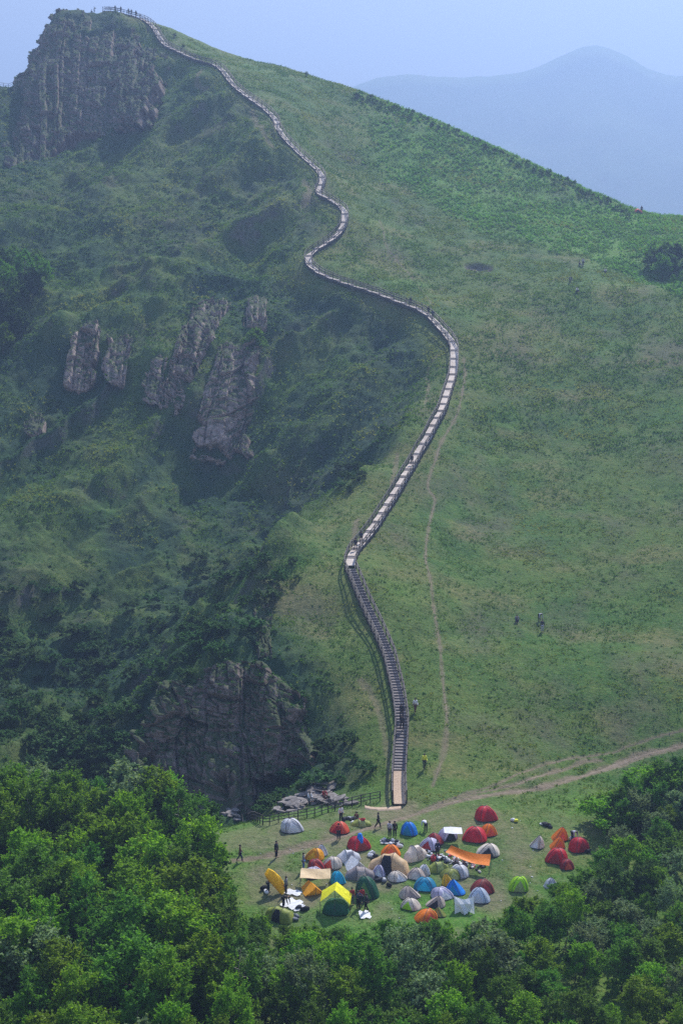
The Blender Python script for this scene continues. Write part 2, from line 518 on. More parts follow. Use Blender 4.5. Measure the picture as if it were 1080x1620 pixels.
def rock_material(name='weathered_rock', k=1.0):
    W = lambda c, t=(1, 1, 1): tuple(min(0.62, v * k * q) for v, q in zip(c, t))
    m, nt, out = mat_new(name); g = NG(nt); o = g.obj()
    big = g.noise(o, 0.16, 4, 0.6)
    streak = g.noise(g.scale(o, (1, 1, 0.45)), 0.9, 6, 0.7)
    fine = g.noise(o, 2.2, 6, 0.7)
    c = g.ramp(streak, [(0.28, W((0.055, 0.044, 0.042))), (0.5, W((0.175, 0.14, 0.125))), (0.70, W((0.40, 0.34, 0.31)))])
    c = g.mix(0.45, c, g.ramp(fine, [(0.3, (0.045, 0.038, 0.036)), (0.7, W((0.34, 0.27, 0.24)))]))
    c = g.mix(g.math('MULTIPLY', g.ramp(big, [(0.45, (0, 0, 0)), (0.65, (1, 1, 1))]), 0.5), c, (0.23, 0.165, 0.13))
    # moss and grass on ledges
    nz = g.n('ShaderNodeSeparateXYZ'); ge = g.n('ShaderNodeNewGeometry'); g.l(ge.outputs['Normal'], nz.inputs[0])
    moss = g.math('ADD', nz.outputs['Z'], g.math('MULTIPLY', g.math('SUBTRACT', big, 0.5), 1.1))
    c = g.mix(g.math('MULTIPLY', g.ramp(moss, [(0.42, (0, 0, 0)), (0.66, (1, 1, 1))]), 0.9), c, g.ramp(fine, [(0.3, (0.025, 0.045, 0.02)), (0.7, (0.065, 0.095, 0.035))]))
    b = g.bump(g.math('ADD', fine, g.math('MULTIPLY', streak, 0.8)), 0.8, 0.3)
    g.principled(out, c, 0.92, b, 0.15)
    return m
M = {}
M['hill'] = hill_material()
M['rock'] = rock_material()
M['rock_tan'] = rock_material('pale_tan_rock', 1.6)

# ------------------------------------------------------------------ trails (trodden earth lines on the ground)
def hitline(pix):
    return [g_ for g_ in (ground(*p) for p in pix) if g_ is not None]
def dense(pl, step=0.25):
    q = catmull([(p.x, p.y, 0) for p in pl], step)
    return np.array([(a.x, a.y) for a in q])
TRAILS = {
 'camp': ([(300,1372),(350,1363),(400,1356),(440,1350),(480,1338),(520,1328),(560,1316),(600,1304),(640,1291),(690,1276),(740,1262),(800,1253),(860,1244),(910,1230),(960,1214),(1010,1196),(1080,1178),(1150,1162),(1250,1150)], 0.50, 1.0),
 'track': ([(650,1287),(690,1271),(740,1256),(790,1246),(830,1235),(870,1222),(920,1205),(950,1203)], 0.30, 0.9),
 'upper': ([(735,1254),(790,1238),(830,1220),(880,1205),(930,1196),(970,1190),(1000,1178),(1040,1165),(1080,1155),(1150,1140)], 0.22, 0.75),
 'slope': ([(684,1243),(690,1225),(699,1200),(705,1165),(706,1130),(701,1085),(698,1050),(694,1010),(688,975),(684,945),(680,915),(673,885),(675,850),(682,815),(687,790),(676,770),(682,745),(690,722),(697,700),(712,675),(724,650),(731,620),(735,590),(733,565)], 0.24, 0.65),
 'high': ([(683,482),(668,462),(652,440),(635,420),(620,403),(609,385),(606,365),(600,348)], 0.22, 0.5),
 'flank': ([(612,1270),(614,1230),(612,1190),(603,1140),(590,1105),(570,1075)], 0.30, 0.55),
 'rim': ([(556,868),(560,845),(565,820)], 0.3, 0.7),
 'rim_b': ([(619,765),(624,745),(628,718)], 0.3, 0.7),
 'rim_c': ([(672,640),(677,615),(676,590),(694,560)], 0.25, 0.6),
 'peakpath': ([(320,110),(312,130),(330,140)], 0.5, 0.6),
 'rim_d': ([(400,175),(415,205),(430,230)], 0.6, 0.6),
 'rim_e': ([(480,285),(490,305),(480,325)], 0.6, 0.6),
}
TR = {k: (dense(hitline(v[0])), v[1], v[2]) for k, v in TRAILS.items()}

def gpt0(px, py): return ground(px, py)
# ------------------------------------------------------------------ terrain mesh
NU, NYN = 900, 1150
_u = np.linspace(-0.42, 0.42, NU)
_Y = np.concatenate([62 + (470 - 62) * np.linspace(0, 1, NYN) ** 1.25, np.linspace(471, 640, 50)])
_U, _YY = np.meshgrid(_u, _Y)
TX = _U * _YY; TY = _YY
TZ = H(TX, TY)
# the sink hole on the grass face
PIT = ground(757, 424)
pd = np.sqrt(((TX - PIT.x) / 3.3) ** 2 + ((TY - PIT.y - 0.3) / 2.6) ** 2) + 0.12 * noise(TX / 1.2, TY / 1.2, s=58)
TZ = TZ - 1.0 * sstep(1.0, 0.55, pd) * (1 + 0.2 * fbm(TX, TY, o=2, s=5))
DIRT = np.zeros_like(TX)
_cg = gpt0(600, 1385)
DIRT = 0.75 * sstep(26, 10, np.sqrt((TX - _cg.x) ** 2 + ((TY - _cg.y) * 1.1) ** 2)) * sstep(-0.25, 0.5, fbm(TX / 3.5, TY / 3.5, o=4, s=77))
for k, (pl, w, a) in TR.items():
    d = dist_poly(TX, TY, pl)
    wob = 1 + 0.45 * noise(TX / 1.7, TY / 1.7, s=55)
    DIRT = np.maximum(DIRT, a * sstep(w * 1.5, w * 0.6, d * wob))
    TZ = TZ - 0.10 * a * sstep(w * 2.0, w * 0.5, d)
# trodden patch at the foot of the stairs and under the camp
for px, py, r, a in ((610,1288,3.2,.75),(640,1284,2.6,.8),(575,1300,2.0,.5),(500,1378,4.5,.12),(700,1370,5,.28),(720,1360,3.5,.35),(770,1290,2.2,.6),(790,1300,1.8,.4),(440,1425,3,.25),(560,1440,3,.25),(775,1404,2.4,.5),(640,1372,3,.35),(890,1300,3,.3),(930,1310,2,.4)):
    q = ground(px, py)
    d = np.sqrt((TX - q.x) ** 2 + ((TY - q.y) * 0.8) ** 2)
    DIRT = np.maximum(DIRT, a * sstep(r, r * 0.3, d * (1 + 0.5 * fbm(TX / 1.5, TY / 1.5, o=2, s=9))))
LM = left_mask(TX, TY)
# beyond the crest line on the right the slope is fresh green scrub
_cr = [ground(*p) for p in ((560,262),(640,300),(700,340),(760,372),(850,395),(920,415),(980,436),(1040,462),(1079,484))]
_cu = np.array([p.x / p.y for p in _cr]); _cy = np.array([p.y for p in _cr])
_o = np.argsort(_cu)
CRY = np.interp(_U, _cu[_o], _cy[_o])
FAR = sstep(0.0, 7.0, TY - CRY + 2 * noise(TX / 5, TY / 5, s=61)) * sstep(0.0, 0.05, _U + 0.0)
LUSH = np.clip(FAR * 0.85 + 0.30 * sstep(0.2, 0.7, fbm(TX / 14, TY / 9, o=3, s=71)) * (1 - LM) + 0.5 * sstep(170, 150, TY), 0, 1)
DRY = 0.55 * sstep(0.12, 0.6, fbm(TX / 11, TY / 7, o=3, s=81)) * (1 - FAR) * (1 - 0.4 * LM)
DRY = np.maximum(DRY, 0.55 * np.exp(-((TX - walk_x(TY)) / 4.5) ** 2) * sstep(205, 215, TY) * (0.6 + 0.5 * noise(TX / 2, TY / 2, s=91)))
DRY = np.clip(DRY, 0, 1)
_rb = ridge_bumps(TX, TY)
SCRUB_SHADE = LM * sstep(2, 7, np.abs(TX - walk_x(TY))) * np.clip(0.62 + 1.5 * fbm(TX / 20, TY / 20, o=4, s=401) - 0.18 * _rb, 0.28, 1.0)  # scrub density; its floor also paints even shade over the flank
DRY = np.clip(np.maximum(DRY, 0.6 * sstep(14, 6, walk_x(TY) - TX) * (TX < walk_x(TY)) * sstep(196, 204, TY) * sstep(250, 236, TY) * (0.5 + 0.8 * fbm(TX / 3, TY / 3, o=2, s=95))), 0, 1)
ne = len(_Y)
idx = np.arange(NU * ne).reshape(ne, NU)
faces = np.stack([idx[:-1, :-1], idx[:-1, 1:], idx[1:, 1:], idx[1:, :-1]], -1).reshape(-1, 4)
hill_me = np_mesh('hill', np.stack([TX, TY, TZ], -1).reshape(-1, 3), faces)
def add_attr(me, name, arr):
    a = me.attributes.new(name, 'FLOAT', 'POINT')
    a.data.foreach_set('value', np.asarray(arr, dtype=np.float32).ravel())
for nm, arr in (('dirt', DIRT), ('lush', LUSH), ('dry', DRY), ('scrub', SCRUB_SHADE), ('pit', sstep(1.0, 0.7, pd) * 0.8)):
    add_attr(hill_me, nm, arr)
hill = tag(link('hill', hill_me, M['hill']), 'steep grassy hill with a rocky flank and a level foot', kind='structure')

def zg(x, y):
    """height of the terrain mesh as built (bilinear)"""
    x = np.asarray(x, dtype=np.float64); y = np.asarray(y, dtype=np.float64)
    fu = np.clip((x / y + 0.42) / 0.84 * (NU - 1), 0, NU - 1.001)
    fy = np.clip(np.interp(y, _Y, np.arange(ne)), 0, ne - 1.001)
    i = fu.astype(int); j = fy.astype(int); a = fu - i; b = fy - j
    return (TZ[j, i] * (1 - a) + TZ[j, i + 1] * a) * (1 - b) + (TZ[j + 1, i] * (1 - a) + TZ[j + 1, i + 1] * a) * b
def sample(arr, x, y):
    fu = np.clip(np.rint((x / y + 0.42) / 0.84 * (NU - 1)), 0, NU - 1).astype(int)
    fy = np.clip(np.rint(np.interp(y, _Y, np.arange(ne))), 0, ne - 1).astype(int)
    return arr[fy, fu]
def z1(x, y): return float(zg(np.array([x]), np.array([y]))[0])
def gpt(px, py):
    g_ = ground(px, py)
    return Vector((g_.x, g_.y, z1(g_.x, g_.y)))

# worn footpaths as thin sheets lying on the ground
M['earth'] = None
def earth_material():
    m, nt, out = mat_new('trodden_earth'); g = NG(nt); o = g.obj()
    f = g.noise(o, 2.2, 6, 0.65)
    c = g.ramp(f, [(0.3, (0.135, 0.105, 0.075)), (0.7, (0.25, 0.20, 0.145))])
    g.principled(out, c, 0.95, g.bump(f, 0.6, 0.1), 0.1)
    return m
M['earth'] = earth_material()
def path_strip(name, pl, w, label):
    pl = pl[::2]
    t = np.gradient(pl, axis=0); t /= np.linalg.norm(t, axis=1)[:, None] + 1e-9
    nrm = np.stack([-t[:, 1], t[:, 0]], 1)
    s = np.arange(len(pl)) * 0.5
    brk = np.clip(0.75 + 0.75 * fbm(s / 6, s * 0 + 5, o=2, s=103), 0.12, 1.1)
    wl_ = w * brk * (0.8 + 0.35 * noise(s / 1.3, s * 0 + 3, s=101)); wr_ = w * brk * (0.8 + 0.35 * noise(s / 1.1, s * 0 + 9, s=102))
    rows = []
    for k in np.linspace(-1, 1, 5):
        off = np.where(k < 0, k * wl_, k * wr_)
        q = pl + nrm * off[:, None]
        z = zg(q[:, 0], q[:, 1]) + 0.035 - 0.075 * abs(k)
        rows.append(np.stack([q[:, 0], q[:, 1], z], 1))
    V = np.stack(rows, 1).reshape(-1, 3)
    n = len(pl)
    ii = np.arange(n * 5).reshape(n, 5)
    f = np.stack([ii[:-1, :-1], ii[:-1, 1:], ii[1:, 1:], ii[1:, :-1]], -1).reshape(-1, 4)
    return tag(link(name, np_mesh(name, V, f), M['earth']), label, kind='structure')
path_strip('path', TR['camp'][0], 0.46, 'brown earth footpath crossing the camp')
path_strip('path', TR['slope'][0], 0.15, 'thin worn trail climbing the slope beside the stairs')
path_strip('path', TR['upper'][0], 0.16, 'thin pale track above the brown footpath')
path_strip('path', TR['track'][0], 0.22, 'thin track between the footpath and the pale track')
path_strip('path', TR['high'][0], 0.14, 'faint trail high on the grass face')

# ------------------------------------------------------------------ wide ground below and round the hill, far mountains
gr = []
for y in np.linspace(-60, 1500, 40):
    for x in np.linspace(-700, 700, 40):
        r = math.hypot(x, y - 300)
        gr.append((x, y, -97 + 9 * float(noise(np.array([x / 90]), np.array([y / 90]), s=7)[0])))
ii = np.arange(1600).reshape(40, 40)
gf = np.stack([ii[:-1, :-1], ii[:-1, 1:], ii[1:, 1:], ii[1:, :-1]], -1).reshape(-1, 4)
g_me = np_mesh('ground', gr, gf)
for nm in ('dirt', 'dry', 'scrub', 'pit'): add_attr(g_me, nm, np.zeros(1600))
add_attr(g_me, 'lush', np.full(1600, 0.3))
tag(link('ground', g_me, M['hill']), 'valley floor below the hill', kind='structure')
# near part of the wood floor down to the viewer's own slope
def mountain(name, prof, Yd, depth, label):
    """prof: (px, py) ridge line of the photograph at distance Yd; slopes fall on both sides"""
    px = np.array([p[0] for p in prof], float); py = np.array([p[1] for p in prof], float)
    xs = np.linspace(px[0], px[-1], 260)
    ys = np.interp(xs, px, py)
    X0 = (xs - 540) / F * Yd
    Z0 = (-SP + (810 - ys) / F * CP) * Yd
    rows = []
    for t in np.linspace(-1, 1, 61):
        yy = Yd + t * depth
        fall = np.abs(t) ** 0.85
        rug = fbm(X0 / 120 + 5, np.full_like(X0, yy / 120), o=5, s=13)
        zz = Z0 * (1 - fall) + (-110) * fall + rug * 60 * np.minimum(1, np.abs(t) * 3) * (1 - 0.5 * fall) + fbm(X0 / 30, np.full_like(X0, yy / 30), o=3, s=17) * 3.0
        rows.append(np.stack([X0 * (yy / Yd), np.full_like(X0, yy), zz], 1))
    V = np.stack(rows, 0).reshape(-1, 3)
    ii = np.arange(61 * 260).reshape(61, 260)
    f = np.stack([ii[:-1, :-1], ii[:-1, 1:], ii[1:, 1:], ii[1:, :-1]], -1).reshape(-1, 4)
    me = np_mesh(name, V, f)
    for nm in ('dirt', 'dry', 'scrub', 'pit', 'lush'): add_attr(me, nm, np.zeros(len(V)))
    return tag(link(name, me, M['hill']), label, kind='structure')
mountain('mountain', [(-700,260),(-300,230),(0,200),(300,170),(520,160),(590,134),(640,126),(700,131),(760,131),(810,126),(850,113),(890,94),(915,85),(935,83),(955,90),(985,104),(1010,118),(1040,129),(1080,128),(1200,150),(1400,200),(1800,260)], 3600, 1000, 'far hazy mountain with a rounded peak')
# low dark ridge just behind the right end of the skyline

# ------------------------------------------------------------------ cliffs: rock faces standing out of the hillside
def interp_grid(ctrl, nu, nv):
    """ctrl (rows, cols, 3) -> smooth (nv, nu, 3)"""
    def cr1(a, n):
        m = len(a); t = np.linspace(0, m - 1, n); i = np.minimum(t.astype(int), m - 2); f = (t - i)
        sh = (-1,) + (1,) * (a.ndim - 1); f = f.reshape(sh)
        p0 = a[np.maximum(i - 1, 0)]; p1 = a[i]; p2 = a[i + 1]; p3 = a[np.minimum(i + 2, m - 1)]
        return 0.5 * (2 * p1 + (p2 - p0) * f + (2 * p0 - 5 * p1 + 4 * p2 - p3) * f ** 2 + (3 * p1 - p0 - 3 * p2 + p3) * f ** 3)
    a = cr1(ctrl, nv)
    return cr1(a.transpose(1, 0, 2), nu).transpose(1, 0, 2)
def blocks(s, t, w, h, seed):
    """jointed rock: random offset per block, columns of width w split in blocks of height h"""
    s = s + 0.30 * w * noise(s / (2 * w), t / (5 * h), s=seed + 1)
    t = t + 0.45 * h * noise(s / (1.5 * w), t / (2 * h), s=seed + 2)
    ci = np.floor(s / w); 
    sh = _h(ci, ci * 0, ci * 0, seed + 3) * h
    ri = np.floor((t + sh) / h)
    fs = s / w - ci; ft = (t + sh) / h - ri
    gap = np.minimum(np.minimum(fs, 1 - fs) * w, np.minimum(ft, 1 - ft) * h * 1.3)
    return _h(ci, ri, ci * 0, seed + 4), _h(ci, ci * 0 + 5, ci * 0, seed + 5), gap
LEDGE = []; EDGE = []
def cliff(ctrl_px, label, bulge=1.0, cell=0.16, w=1.1, h=2.2, amp=0.7, seed=0, lean=0.0, given=False, edge=0.07, mat='rock'):
    """ctrl_px: rows (top to foot) of pixels; each is set on the hill, then the face is pushed out and jointed"""
    rows = []
    for r in ctrl_px:
        row = []
        for p in r:
            if len(p) == 3: row.append(P(*p))
            else:
                g_ = ground(*p); row.append(tuple(g_))
        rows.append(row)
    ctrl = np.array(rows)
    Lw = np.linalg.norm(np.diff(ctrl, axis=1), axis=2).sum(1).max(); Lh = np.linalg.norm(np.diff(ctrl, axis=0), axis=2).sum(0).max()
    nu = max(12, int(Lw / cell)); nv = max(12, int(Lh / cell))
    G = interp_grid(ctrl, nu, nv)
    du = np.gradient(G, axis=1); dv = np.gradient(G, axis=0)
    N = np.cross(du, dv); N /= np.linalg.norm(N, axis=2)[..., None] + 1e-9
    if N[nv // 2, nu // 2, 1] > 0: N = -N                      # outwards, towards the open side
    for _ in range(6):
        N[1:-1, 1:-1] = (N[1:-1, 1:-1] * 2 + N[:-2, 1:-1] + N[2:, 1:-1] + N[1:-1, :-2] + N[1:-1, 2:]) / 6
    N[..., 2] *= 0.5
    N /= np.linalg.norm(N, axis=2)[..., None] + 1e-9
    s = np.broadcast_to(np.cumsum(np.linalg.norm(du, axis=2), axis=1)[nv // 2][None], (nv, nu)); s = 0.5 * s + 0.5 * (G[..., 0] - G[..., 0].mean()) 
    t = -G[..., 2] - 0.12 * G[..., 0]
    a = np.linspace(0, 1, nu)[None]; b = np.linspace(0, 1, nv)[:, None]
    wob = 0.26 * fbm(s / 2.2, t / 2.2, o=4, s=seed + 40) - 0.02
    ed = np.minimum(np.minimum(a, 1 - a), np.minimum(b, 1 - b) * 1.2) + wob
    env = sstep(0.0, edge, ed)
    b1, c1, g1 = blocks(s, t, w, h, seed)
    b2, c2, g2 = blocks(s, t, w * 0.42, h * 0.33, seed + 60)
    b3, c3, g3 = blocks(s, t, w * 2.8, h * 3.2, seed + 120)
    off = amp * (0.9 * b3 + 0.50 * c1 + 0.60 * b1 + 0.30 * b2) + 0.5 * amp * fbm(s / 3.0, t / 6.0, o=4, s=seed + 20)
    off -= 0.55 * amp * sstep(0.14, 0.0, g1) + 0.2 * amp * sstep(0.07, 0, g2) + 0.9 * amp * sstep(0.30, 0, g3)
    off += bulge * np.sin(np.pi * np.clip(b * 0.9 + 0.05, 0, 1)) ** 0.7
    Q = G + N * ((off + 0.35) * env - 1.6 * (1 - env))[..., None]
    Q[..., 2] += 0.05 * b2 * env
    dq = np.cross(np.gradient(Q, axis=1), np.gradient(Q, axis=0)); dq /= np.linalg.norm(dq, axis=2)[..., None] + 1e-9
    up_ = (np.abs(dq[..., 2]) > 0.62) & (env > 0.35)
    LEDGE.append(Q[up_]); EDGE.append(Q[(env > 0.02) & (env < 0.9)])
    ii = np.arange(nu * nv).reshape(nv, nu)
    f = np.stack([ii[:-1, :-1], ii[1:, :-1], ii[1:, 1:], ii[:-1, 1:]], -1).reshape(-1, 4)
    me = np_mesh('rock_cliff', Q.reshape(-1, 3), f, smooth=False)
    return tag(link('rock_cliff', me, M[mat]), label, kind='structure')
# near cliff under the spur beside the stairs
cliff([[(196,1122),(250,1092),(300,1066),(350,1052),(400,1048),(436,1058),(466,1085),(496,1112)],
       [(196,1165),(250,1140),(300,1118),(350,1105),(400,1100),(440,1108),(474,1126),(502,1140)],
       [(200,1215),(250,1195),(300,1180),(350,1168),(400,1162),(440,1164),(474,1168),(504,1170)],
       [(215,1280),(260,1285),(310,1290),(355,1292),(400,1285),(436,1258),(470,1232),(504,1205)]],
      'tall dark jointed rock face below the grassy spur', bulge=1.3, w=1.4, h=1.6, amp=0.85, seed=100, cell=0.15)
cliff([[(398,950),(412,945),(428,952)],[(402,985),(414,980),(430,985)],[(404,1015),(416,1010),(430,1015)],[(408,1045),(418,1040),(432,1042)]],
      'narrow rock rib on the rim above the tall rock face', bulge=0.5, w=0.7, h=1.1, amp=0.45, seed=200)
# the pale buttress in the middle of the flank
cliff([[(346,546),(368,536),(390,536),(412,546)],[(336,582),(360,578),(386,580),(408,586)],[(318,630),(345,628),(378,632),(400,636)],
       [(306,680),(335,680),(370,682),(398,680)],[(296,728),(330,735),(370,735),(404,724)]],
      'pale stepped rock buttress in the middle of the flank', bulge=1.9, w=1.9, h=2.3, amp=0.8, seed=300, mat='rock_tan', cell=0.2)
cliff([[(304,484),(322,476),(342,476),(366,484)],[(292,518),(308,514),(326,516),(348,524)],[(274,560),(290,558),(304,562),(322,570)],
       [(258,606),(272,608),(286,612),(300,616)],[(250,646),(264,656),(276,658),(290,652)]],
      'slanting broken rock rib beside the pale buttress', bulge=1.4, w=1.3, h=1.5, amp=0.95, seed=400, mat='rock_tan', cell=0.2)
cliff([[(236,566),(250,560),(266,566)],[(232,598),(246,596),(260,600)],[(230,640),(242,644),(254,640)]],
      'thin dark rock fin left of the slanting rib', bulge=0.6, w=0.8, h=1.2, amp=0.6, seed=470, mat='rock_tan', cell=0.2)
cliff([[(384,470),(402,466),(424,478)],[(386,492),(404,492),(424,500)],[(384,520),(402,522),(420,526)]],
      'small broken rock step above the pale buttress', bulge=0.7, w=0.9, h=1.4, amp=0.6, seed=450, mat='rock_tan', cell=0.2)
cliff([[(112,520),(130,512),(150,514),(168,524)],[(110,550),(128,548),(146,550),(164,555)],[(104,585),(122,586),(140,588),(156,585)],[(100,618),(118,626),(136,624),(150,612)]],
      'upright pale rock block on the far left of the flank', bulge=1.7, w=1.3, h=1.7, amp=0.8, seed=500, mat='rock_tan', cell=0.2)
cliff([[(170,532),(190,528),(212,532)],[(170,560),(188,562),(206,562)],[(172,590),(186,594),(200,590)],[(176,618),(188,622),(198,616)]],
      'narrow rock tooth between the pale block and the slanting rib', bulge=1.2, w=0.9, h=1.8, amp=0.6, seed=550, mat='rock_tan', cell=0.2)
cliff([[(40,655),(60,648),(78,655)],[(40,672),(60,672),(76,675)],[(44,692),(60,696),(72,690)]],
      'small rock hump low on the far left slope', bulge=0.7, w=0.8, h=1.2, amp=0.5, seed=750, mat='rock_tan', cell=0.2)
# the summit cliff: its own surveyed depths, since its left edge stands against the sky
cliff([[(-10,138,432),(24,134,431),(48,100,432),(62,76,434),(84,22,438),(118,19,440),(160,24,440),(200,36,438),(240,62,428),(275,95,414)],
       [(-14,170,424),(20,160,422),(44,132,422),(66,100,423),(90,60,427),(122,58,428),(162,62,427),(202,76,423),(238,98,415),(272,118,406)],
       [(-20,215,412),(14,200,410),(40,180,409),(68,152,411),(96,120,415),(126,112,416),(162,112,415),(200,118,411),(232,132,404),(262,146,398)],
       [(-30,260,400),(8,250,396),(36,232,396),(66,205,400),(98,180,405),(128,170,406),(164,168,404),(196,164,401),(224,166,396),(250,172,392)],
       [(-40,310,384),(0,310,380),(36,292,381),(66,268,387),(100,240,393),(130,228,395),(164,220,393),(192,206,391),(216,200,387),(240,200,384)]],
      'broad purple grey summit cliff under the fenced lookout', bulge=1.2, w=2.2, h=2.6, amp=1.0, seed=800, cell=0.26, edge=0.08)

# ------------------------------------------------------------------ foliage materials
def leaf_material(name, lo, mid, hi, trans=0.5, patch=0.35, rand=0.25):
    m, nt, out = mat_new(name); g = NG(nt); o = g.obj()
    f = g.noise(o, patch, 3, 0.6)
    f2 = g.noise(o, 3.0, 2, 0.6)
    c = g.ramp(g.math('ADD', g.math('MULTIPLY', f, 0.6), g.math('MULTIPLY', f2, 0.4)), [(0.34, lo), (0.5, mid), (0.66, hi)])
    oi = g.n('ShaderNodeObjectInfo')
    hsv = g.n('ShaderNodeHueSaturation')
    g.l(g.math('ADD', 0.5 - 0.018, g.math('MULTIPLY', oi.outputs['Random'], 0.036)), hsv.inputs['Hue'])
    g.l(g.math('ADD', 1 - rand, g.math('MULTIPLY', oi.outputs['Random'], 2 * rand)), hsv.inputs['Value'])
    g.l(c, hsv.inputs['Color'])
    d = g.n('ShaderNodeBsdfDiffuse'); t = g.n('ShaderNodeBsdfTranslucent'); gl = g.n('ShaderNodeBsdfGlossy')
    gl.inputs['Roughness'].default_value = 0.5; gl.inputs['Color'].default_value = (0.6, 0.65, 0.6, 1)
    g.l(hsv.outputs[0], d.inputs[0])
    tc = g.mix(1.0, hsv.outputs[0], (1.35, 1.35, 0.45), 'MULTIPLY'); g.l(tc, t.inputs[0])
    ms = g.n('ShaderNodeMixShader'); ms.inputs[0].default_value = trans
    g.l(d.outputs[0], ms.inputs[1]); g.l(t.outputs[0], ms.inputs[2])
    m2 = g.n('ShaderNodeMixShader'); m2.inputs[0].default_value = 0.012
    g.l(ms.outputs[0], m2.inputs[1]); g.l(gl.outputs[0], m2.inputs[2])
    g.l(m2.outputs[0], out.inputs[0])
    return m
M['leaf_bright'] = leaf_material('bright_leaves', (0.085, 0.185, 0.010), (0.150, 0.285, 0.014), (0.215, 0.360, 0.020))
M['leaf_mid'] = leaf_material('green_leaves', (0.055, 0.140, 0.014), (0.092, 0.205, 0.020), (0.140, 0.270, 0.030))
M['leaf_dark'] = leaf_material('dark_leaves', (0.036, 0.100, 0.017), (0.060, 0.142, 0.023), (0.088, 0.180, 0.031), trans=0.35)
M['leaf_silver'] = leaf_material('silver_leaves', (0.095, 0.165, 0.060), (0.150, 0.225, 0.095), (0.225, 0.295, 0.150), trans=0.35)
M['bark'] = simple_mat('bark', (0.075, 0.058, 0.045), 0.9, 0.35, 4.0, 0.5)
M['bark_pale'] = simple_mat('pale_bark', (0.20, 0.185, 0.165), 0.85, 0.4, 4.0, 0.4)
M['scrub'] = leaf_material('scrub_leaves', (0.026, 0.072, 0.018), (0.048, 0.110, 0.026), (0.085, 0.155, 0.034), trans=0.3, patch=0.12)
M['sapling'] = leaf_material('sapling_leaves', (0.070, 0.190, 0.028), (0.105, 0.250, 0.034), (0.150, 0.310, 0.042), trans=0.35, patch=0.1)
M['tuft'] = leaf_material('grass_blades', (0.035, 0.092, 0.016), (0.078, 0.145, 0.026), (0.230, 0.230, 0.095), trans=0.4, patch=0.09)

